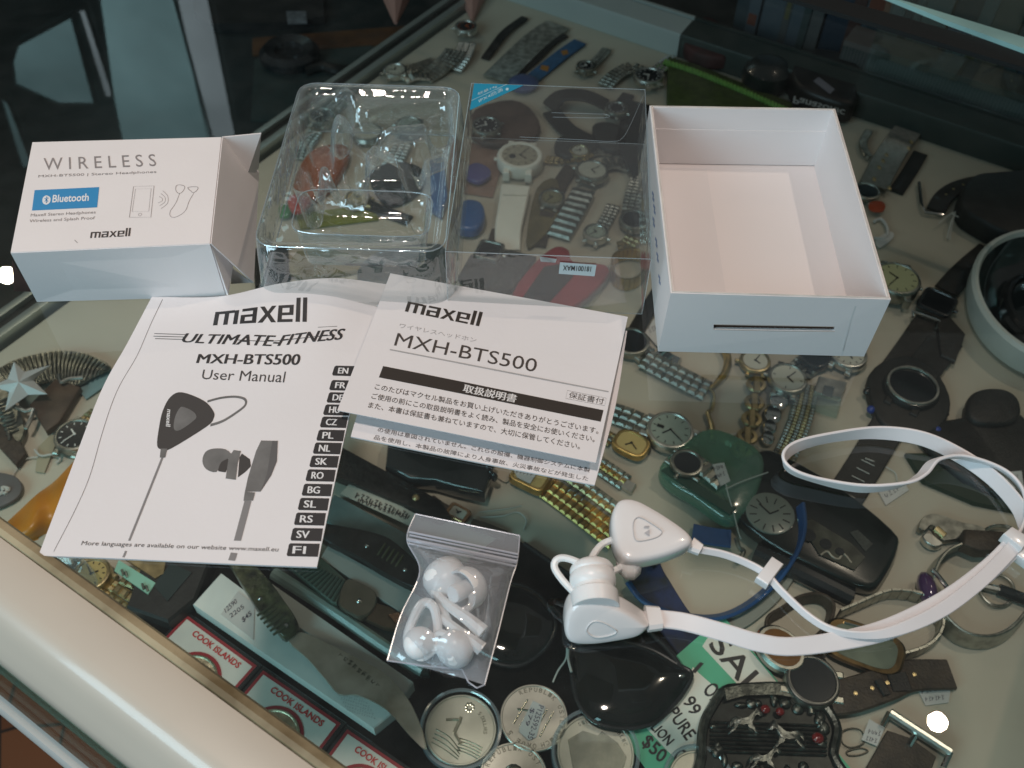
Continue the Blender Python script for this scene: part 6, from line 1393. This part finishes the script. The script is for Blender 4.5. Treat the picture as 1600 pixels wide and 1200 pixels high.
def knife(label, hand, blade, z, mh, rivets=(), wrap=()):
    c = S(*hand[0], z); t = Thing('knife', label, 'knife', c, group='folding and hunting knives on the knife boxes')
    bm = new(); slab(bm, cr([S(x, y, z) for x, y in hand], 3, True), 9, 3.5, round_=True); o = t.part('handle', bm, mh)
    if blade:
        bm = new(); slab(bm, cr([S(x, y, z+3) for x, y in blade], 3, True), 1.6, 1.0); t.part('blade', bm, mat('blade_steel', (.66, .64, .57), .30, .85, var=.5, scale=40, col2=(.36, .33, .26)))
    if blade and mh is KH:
        bm = new(); mp_ = flat(SH+z+4.6)
        for q in range(7): scribble(bm, mp_, (528+q*7, 1024+q*6), (552+q*7, 1040+q*6), 5, 3, .9, .1)
        t.part('blade_engraving', bm, mat('engraving', (.06, .055, .04), .5))
    if rivets:
        bm = new()
        for x, y in rivets: ball(bm, S(x, y, z+9), (1.6, 1.6, 1.0), None, 10, 6)
        t.part('rivets', bm, CHROME, parent=o)
    if wrap:
        bm = new()
        for (a, b) in wrap: tube(bm, [S(*a, z+8.4), S(*(((a[0]+b[0])/2, (a[1]+b[1])/2)), z+9.6), S(*b, z+8.4)], .9, 6)
        t.part('handle_rings', bm, mat('olive_cord', (.07, .075, .04), .6), parent=o)
    return t
KH = mat('olive_black_handle', (.10, .105, .05), .28, var=.8, scale=140, bump=1.0, col2=(.015, .018, .012), bscale=250, coat=.3)
knife('hunting knife with dark wrapped handle lying on the nearest white box', ((352, 868), (372, 862), (400, 890), (426, 918), (448, 948), (466, 975), (468, 992), (448, 1006), (432, 990), (408, 965), (392, 940), (370, 905)),
      ((450, 1002), (470, 988), (512, 1006), (560, 1030), (600, 1052), (636, 1090), (656, 1130), (666, 1172), (640, 1150), (604, 1110), (560, 1088), (530, 1086), (508, 1062), (480, 1030)), 16, KH, ((406, 935), (447, 977)), [((402+i*5, 962+i*6), (428+i*5, 944+i*6)) for i in range(6)])
longbox('second long white box behind the wrapped handle knife', [(388, 925), (412, 903), (646, 1066), (628, 1090)], 1, 13)
t = Thing('teal_tray', 'dark teal plastic tray holding the ribbed handle knife', 'tray', S(560, 960)); bm = new(); slab(bm, [S(x, y, 1) for x, y in ((405, 880), (435, 862), (680, 1010), (672, 1062), (645, 1064))], 8, 3, round_=True); t.part('tray', bm, mat('dark_teal_tray', (.02, .045, .042), .35, coat=.4))
bm = new(); tube(bm, spath([(428, 896, 9), (520, 955, 9), (600, 1010, 9), (662, 1048, 9)]), 4.2, 10); t.part('rolled_edge', bm, TEALC)
t = Thing('knife', 'folding knife with green ribbed handle and steel bolster', 'knife', S(520, 920), group='folding and hunting knives on the knife boxes')
bm = new(); slab(bm, [S(x, y, 10) for x, y in ((438, 880), (470, 872), (505, 878), (542, 912), (528, 950), (520, 948))], 6, 1.5, round_=True); o = t.part('handle', bm, mat('green_grey_handle', (.075, .12, .09), .4, coat=.2))
bm = new()
for k in range(13):
    f = k/12; a = (452+f*68, 884+f*56); b = (484+f*54-((1-f)*4), 876+f*32); tube(bm, [S(*a, 16.2), S(*b, 16.2)], 1.0, 6)
t.part('grip_ribs', bm, mat('rib_dark_green', (.035, .065, .05), .45), parent=o)
bm = new(); slab(bm, cr([S(x, y, 10) for x, y in ((530, 950), (541, 914), (560, 916), (586, 930), (590, 945), (584, 962), (566, 972), (550, 966))], 3, True), 7, 1.2); o = t.part('bolster', bm, mat('bolster_steel', (.30, .27, .21), .3, .9, var=.2))
bm = new(); ball(bm, S(561, 939, 17.2), (1.8, 1.8, 1.1)); t.part('rivet', bm, CHROME, parent=o)
bm = new(); slab(bm, [S(x, y, 11) for x, y in ((586, 945), (610, 952), (632, 968), (628, 990), (600, 985), (572, 972))], 4, 1); t.part('blade_spine', bm, mat('brown_steel', (.20, .14, .09), .35, .8, var=.4))
bm = new(); slab(bm, [S(x, y, 15.2) for x, y in ((606, 962), (622, 958), (640, 970), (622, 980))], 2, .6); t.part('copper_tip', bm, mat('copper', (.50, .26, .15), .25, 1))
longbox('third pale grey box between the ribbed knife and the black sheath', [(500, 872), (512, 852), (690, 950), (668, 985)], 1, 14, mat('pale_grey_card', (.42, .43, .40), .6, var=.08))
knife('black sheathed knife with steel studs above the pale grey box', ((500, 828), (540, 832), (580, 840), (612, 852), (645, 880), (668, 905), (690, 935), (650, 930), (600, 905), (560, 880), (505, 852)), None, 12, mat('black_sheath', (.012, .013, .012), .4, var=.5, scale=200, bump=.5, bscale=300), ((573, 853), (633, 890)), [((590+i*7, 868+i*4.5), (602+i*7, 850+i*4.5)) for i in range(5)])
t = longbox('long glassy teal box with a scribbled white paper', [(500, 806), (522, 772), (700, 870), (668, 905)], 1, 9, mat('glassy_teal', (.14, .23, .23), .2, coat=.8, var=.25))
bm = new(); slab(bm, [S(x, y, 10.2) for x, y in ((532, 772), (552, 750), (652, 805), (640, 822))], .4); o = t.part('paper', bm, mat('old_paper', (.50, .49, .42), .6))
bm = new(); mp = flat(SH+10.7)
scribble(bm, mp, (554, 778), (640, 812), 9, 12, 2.2, .2); scribble(bm, mp, (558, 785), (636, 812), 7, 12, 1.8, .25); t.part('crossed_out_writing', bm, INK, parent=o)
t = Thing('black_sheath', 'long black sheath lying under the leaflet edge', 'sheath', S(600, 760)); bm = new(); slab(bm, [S(x, y, 6) for x, y in ((515, 712), (530, 705), (690, 792), (705, 815), (690, 822), (655, 808), (512, 748))], 8, 2, round_=True); t.part('sheath', bm, mat('black_sheath', (0, 0, 0)))
bm = new(); lathe(bm, frame(S(650, 778, 14), S(660, 778, 14)), [(2.6, 0), (2.6, 1), (1.5, 1.8)], 12); t.part('brass_stud', bm, GOLDP)
t = watch('tiny rectangular rose gold watch above the zip bag', (716, 806), (745, 822), 8.5, case=mat('rose_gold', (.50, .28, .14), .25, 1), dial=DIALW, shape='rect', asp=.7, marks=0, hgt=5, crown=False, z=3)
strap(t, [(704, 800, 3), (688, 792, 3), (672, 780, 2)], 8, m=LEATHB); strap(t, [(736, 818, 3), (760, 826, 3), (790, 838, 2)], 8, m=LEATHB)
thread('loose white thread curling above the zip bag', [(750, 808, 1), (785, 806, 2), (808, 800, 2), (822, 812, 2), (818, 828, 1)], .45)
thread('faint white thread lying beside the tiny rose gold watch', [(748, 800, 1), (790, 795, 1), (815, 790, 1)], .35)
# black toothed gadget
t = Thing('black_charger', 'black glossy gadget with a toothed edge under the leaflet', 'gadget', S(690, 740))
bm = new(); slab(bm, [S(x, y, 4) for x, y in ((608, 700), (616, 684), (650, 690), (752, 716), (774, 738), (765, 765), (758, 788), (714, 778), (680, 768), (640, 764), (604, 744))], 14, 4, round_=True); t.part('body', bm, mat('black_gloss', (.008, .013, .014), .18, coat=.8, bump=.3, bscale=60))
bm = new()
for k in range(7): ball(bm, S(740+k*5.4, 716+k*4.2+(k > 4)*4, 14), (2.6, 2.6, 5), None, 8, 5)
t.part('teeth', bm, BLACKP)

# ---------------- lower left: badge, pouch, lighter
t = Thing('winged_badge', 'winged metal star badge in the left corner', 'badge', S(60, 620))
WING = mat('wing_pewter', (.34, .35, .31), .33, 1, var=.5, scale=220)
def wing(cx, cy, pts_out, pts_in, n, nm):
    bm = new(); o = cr([Vector((*p, 0)) for p in pts_out], 8); i_ = cr([Vector((*p, 0)) for p in pts_in], 8); 
    for k in range(n):
        f = k/(n-1); a = o[int(f*(len(o)-1))]; b = i_[int(f*(len(i_)-1))]
        tube(bm, [S(b.x, b.y, 8), S((a.x+b.x)/2, (a.y+b.y)/2, 9.5), S(a.x, a.y, 7)], 2.6, 6, rf=lambda u: 2.0+1.2*u)
    t.part(nm, bm, WING)
for pts, fea in ((((-4, 600), (6, 574), (40, 560), (92, 550), (138, 555), (174, 575), (150, 588), (122, 604), (100, 606), (90, 596), (62, 600), (30, 622)), ((28, 612, 168, 580, 8, 566, 172, 574),)),
                 (((-16, 600), (10, 612), (22, 630), (34, 650), (40, 676), (30, 694), (16, 676), (-4, 660), (-20, 640)), ((12, 618, 36, 670, -16, 612, 24, 690),))):
    bm = new(); slab(bm, cr([S(x, y, 5) for x, y in pts], 3, True), 2.5, 1); t.part('wing', bm, WING)
tops = cr([Vector((x, y, 0)) for x, y in ((0, 577), (40, 560), (92, 551), (136, 556), (171, 575))], 8); roots = cr([Vector((x, y, 0)) for x, y in ((30, 612), (58, 600), (92, 598), (118, 602), (158, 584))], 8)
bm = new()
for k in range(26):
    f = k/25*(len(tops)-1); a = tops[int(f)].lerp(tops[min(int(f)+1, len(tops)-1)], f % 1); b = roots[int(f)].lerp(roots[min(int(f)+1, len(roots)-1)], f % 1)
    tube(bm, cr([S(b.x, b.y, 7), S(a.x*.55+b.x*.45-3, a.y*.6+b.y*.4, 8.6), S(a.x, a.y, 7)], 4), 1.3, 6, rf=lambda u: .8+.9*u)
t.part('feathers', bm, WING)
bm = new()
for k in range(10):
    f = k/9; tube(bm, [S(14+16*f, 622+50*f, 7), S(0+14*f, 628+48*f, 8.4), S(-14+30*f, 622+66*f, 7)], 1.5, 6)
t.part('feathers', bm, WING)
bm = new(); c = S(29, 597, 27); out = [(22, 565), (38, 581), (80, 570), (52, 594), (74, 616), (44, 617), (8, 642), (14, 612), (-14, 604), (12, 592)]
vs = [bm.verts.new(S(x, y, 17)) for x, y in out]; vc = bm.verts.new(c)
for k in range(10): bm.faces.new((vs[k], vs[(k+1) % 10], vc))
bm.faces.new(vs[::-1]); t.part('star', bm, mat('star_steel', (.80, .86, .88), .40, .35), ang=5)
bm = new(); tube(bm, cr([S(x, y, 12) for x, y in ((92, 585), (96, 597), (108, 592), (130, 590))], 4), 1.5, 7); tube(bm, cr([S(x, y, 12) for x, y in ((26, 636), (40, 642), (52, 640), (48, 655), (40, 670))], 5), 1.5, 7); t.part('silver_scroll', bm, STEEL)
shape('brown_wallet', 'brown folded leather wallet beneath the winged badge', 'wallet', [(50, 640), (92, 598), (130, 612), (96, 668), (76, 682)], 2, 6, mat('brown_wallet', (.09, .06, .04), .5, var=.4), 1.5)
shape('teal_card', 'pale teal card between the badge and the user manual', 'card', [(115, 600), (170, 572), (185, 590), (135, 625)], 1.5, 1, mat('pale_teal_card', (.16, .26, .27), .6), .2)
shape('beige_strip', 'beige card strip under the badge and watch', 'card', [(60, 700), (80, 680), (92, 684), (70, 740), (56, 738)], 1, 1, mat('beige_card', (.36, .32, .22), .6), .2)
shape('leather_case', 'dark leather case under the lower wing of the badge', 'leather case', [(-20, 640), (10, 640), (45, 715), (30, 735), (-20, 680)], 1, 6, LEATHB, 2)
t = watch('dark dialled watch half hidden by the left edge of the user manual', (122, 688), (140, 660), 15, case=STEELD, dial=DIALK, hands=HANDW, z=4)
mband(t, [(132, 668, 5), (142, 655, 5), (155, 645, 3)], 14, 4.5, GOLDP); 
thread('knotted pale thread beside the orange pouch', [(54, 702, 3), (64, 712, 4), (82, 710, 5), (94, 716, 3), (88, 724, 2)], .8); thread('thin white thread running down to the grey tag', [(60, 714, 3), (40, 718, 2), (22, 740, 2), (10, 764, 5)], .5)
t = Thing('luggage_tag', 'grey rounded tag with a white knot at the left edge', 'tag', S(10, 770)); bm = new(); slab(bm, cr([S(x, y, 2) for x, y in ((-20, 745), (20, 745), (36, 760), (30, 780), (0, 796), (-20, 796))], 4, True), 3, 1, round_=True); t.part('tag_body', bm, mat('grey_leather', (.12, .12, .12), .5)); bm = new(); tube(bm, cr([S(x, y, 6) for x, y in ((-8, 775), (8, 768), (14, 764), (4, 762), (10, 772))], 4), 1.4, 6); t.part('knot', bm, STRING)
t = Thing('orange_cloth', 'shiny golden orange satin pouch left of the user manual', 'pouch', S(70, 780))
SAT = mat('orange_satin', (.62, .24, .02), .35, var=.25, scale=30, bump=.3, bscale=60); bm = new()
o_l = cr([Vector((*p, 0)) for p in ((4, 822), (30, 798), (58, 772), (85, 752), (118, 718), (160, 680))], 6); o_r = cr([Vector((*p, 0)) for p in ((30, 850), (70, 840), (110, 820), (140, 790), (170, 740), (190, 710))], 6); rows = []
for j, (a, b) in enumerate(zip(o_l, o_r)):
    rows.append([bm.verts.new(S(a.x+(b.x-a.x)*i/14, a.y+(b.y-a.y)*i/14, 1+11*math.sin(math.pi*min(1, i/14*1.1+.02))**.7+1.6*math.sin(j*.7+i*.5))) for i in range(15)])
for a, b in zip(rows, rows[1:]):
    for i in range(14): bm.faces.new((a[i], a[i+1], b[i+1], b[i]))
t.part('satin', bm, SAT, ang=80)
bm = new(); ball(bm, S(95, 900, 20), (28, 16, 9), Matrix.Rotation(-.5, 3, 'Z').to_4x4(), 20, 12); single('plastic_wrap', 'crinkled clear wrap below the orange pouch', 'plastic wrap', bm, clear('clear_wrap', (.93, .95, .96), .12, .05, milky=.06, bump=1., bscale=90))
bm = new(); slab(bm, [S(x, y, 2) for x, y in ((225, 905), (262, 862), (335, 890), (312, 950), (270, 985), (205, 962))], 12, 2); single('black_watch_case', 'black box below the bottom edge of the user manual', 'box', bm, BLACKR)
bm = new(); slab(bm, [S(x, y, 14.2) for x, y in ((240, 915), (268, 880), (300, 895), (262, 940))], .6); single('teal_cover', 'dark teal card on the black box', 'card', bm, mat('dark_teal_card', (.015, .03, .03), .4))
t = Thing('steel_lighter', 'steel buckle by the front seal with gold and green light painted on', 'buckle', S(200, 920))
bm = new(); links(bm, spath([(222, 895, 8), (203, 922, 8), (182, 950, 5)]), 17, 6, 3, 4); t.part('steel_links', bm, GOLDP, ang=20)  # gold colour stands in for gold light on the steel links
bm = new(); slab(bm, [S(x, y, 14) for x, y in ((179, 893), (186, 876), (244, 912), (232, 930))], 1.2, .3); o = t.part('green_lit_plate', bm, mat('painted_green_light', (.30, .58, .45), .25, coat=.8))  # green light on the clasp put into the plate's base colour
bm = new()
for x, y in ((190, 890), (196, 893), (222, 912), (228, 915)): tube(bm, [S(x, y, 15.8), S(x+3, y+9, 15.8)], .8, 6)
t.part('plate_pins', bm, STEELD, parent=o)
bm = new(); slab(bm, [S(x, y, 12) for x, y in ((190, 872), (262, 878), (258, 900), (244, 908))], 3, 1); t.part('buckle_frame', bm, GOLDP)

# ---------------- more watches filling the crowded middle of the shelf
def extra(label, c, d, R, case, dial, bands, z=3, **k):
    t = watch(label, c, d, R, case=case, dial=dial, z=z, **k)
    for pts, w_, m, cols in bands: mband(t, pts, w_, 4.8, m, cols=cols) if cols else strap(t, pts, w_, m=m)
    return t
extra('dark steel chronograph under the upper left corner of the clear tray', (505, 190), (520, 170), 14, STEELD, DIALK, [([(515, 178, 4), (530, 160, 4), (548, 140, 2)], 16, STEELD, 3), ([(494, 205, 4), (478, 228, 3), (470, 250, 2)], 16, STEELD, 3)], hands=HANDW)
extra('gold cased watch with black strap under the clear tray recess', (560, 318), (590, 322), 12, GOLDP, DIALC, [([(575, 320, 4), (600, 330, 3), (640, 345, 2)], 13, LEATH, 0)])
extra('steel watch with white dial just behind the clear tray', (618, 118), (640, 110), 13, STEEL, DIALW, [([(632, 113, 4), (655, 105, 4), (680, 96, 2)], 15, STEELD, 3)])
extra('square dark watch between the blue gadget and the white resin watch', (765, 400), (775, 380), 12, STEELD, DIALK, [([(772, 386, 4), (780, 360, 3)], 14, LEATHB, 0)], shape='rect', hands=None, marks=0)
extra('olive dialled watch on brown leather beneath the clear cover', (862, 318), (872, 290), 12.5, STEELD, mat('olive_face', (.20, .19, .10), .3, coat=.6), [([(868, 303, 4), (880, 280, 3), (893, 262, 2)], 15, LEATHB, 0), ([(856, 332, 4), (846, 360, 3), (840, 385, 2)], 15, LEATHB, 0)])
extra('small two tone watch lying behind the curled dark strap', (905, 245), (925, 240), 10.5, GOLDP, DIALW, [([(917, 242, 3), (935, 238, 3), (955, 240, 2)], 11, STEELD, 3), ([(893, 248, 3), (875, 252, 3), (852, 250, 2)], 11, GOLDP, 3)], marks=4)
extra('dark diver watch lying behind the white resin watch', (760, 205), (780, 190), 15, STEELD, DIALK, [([(774, 194, 5), (795, 178, 5), (818, 165, 3)], 17, BLACKR, 0)], hands=HANDW, z=10)
extra('slim steel watch lying beside the gold loop under the cover', (930, 372), (945, 350), 11.5, STEEL, DIALG, [([(938, 360, 3), (950, 340, 3), (958, 322, 2)], 13, STEELD, 3)])
extra('worn gold watch hidden by the lower left corner of the user manual', (148, 905), (168, 915), 12.5, GOLDP, DIALC, [([(160, 912, 5), (180, 925, 4)], 13, GOLDP, 3), ([(135, 896, 4), (110, 880, 3)], 13, STEELD, 3)], z=4)
extra('steel watch with dark dial on the far shelf near the white rail', (915, 112), (935, 95), 11, STEELD, DIALK, [([(925, 103, 3), (938, 90, 3), (948, 78, 2)], 12, STEELD, 3)], hands=HANDW)
extra('dark strapped watch between the green pouch and the curled strap', (962, 178), (975, 160), 12, STEELD, DIALK, [([(969, 165, 4), (982, 148, 3)], 14, LEATH, 0)], hands=None, z=12)
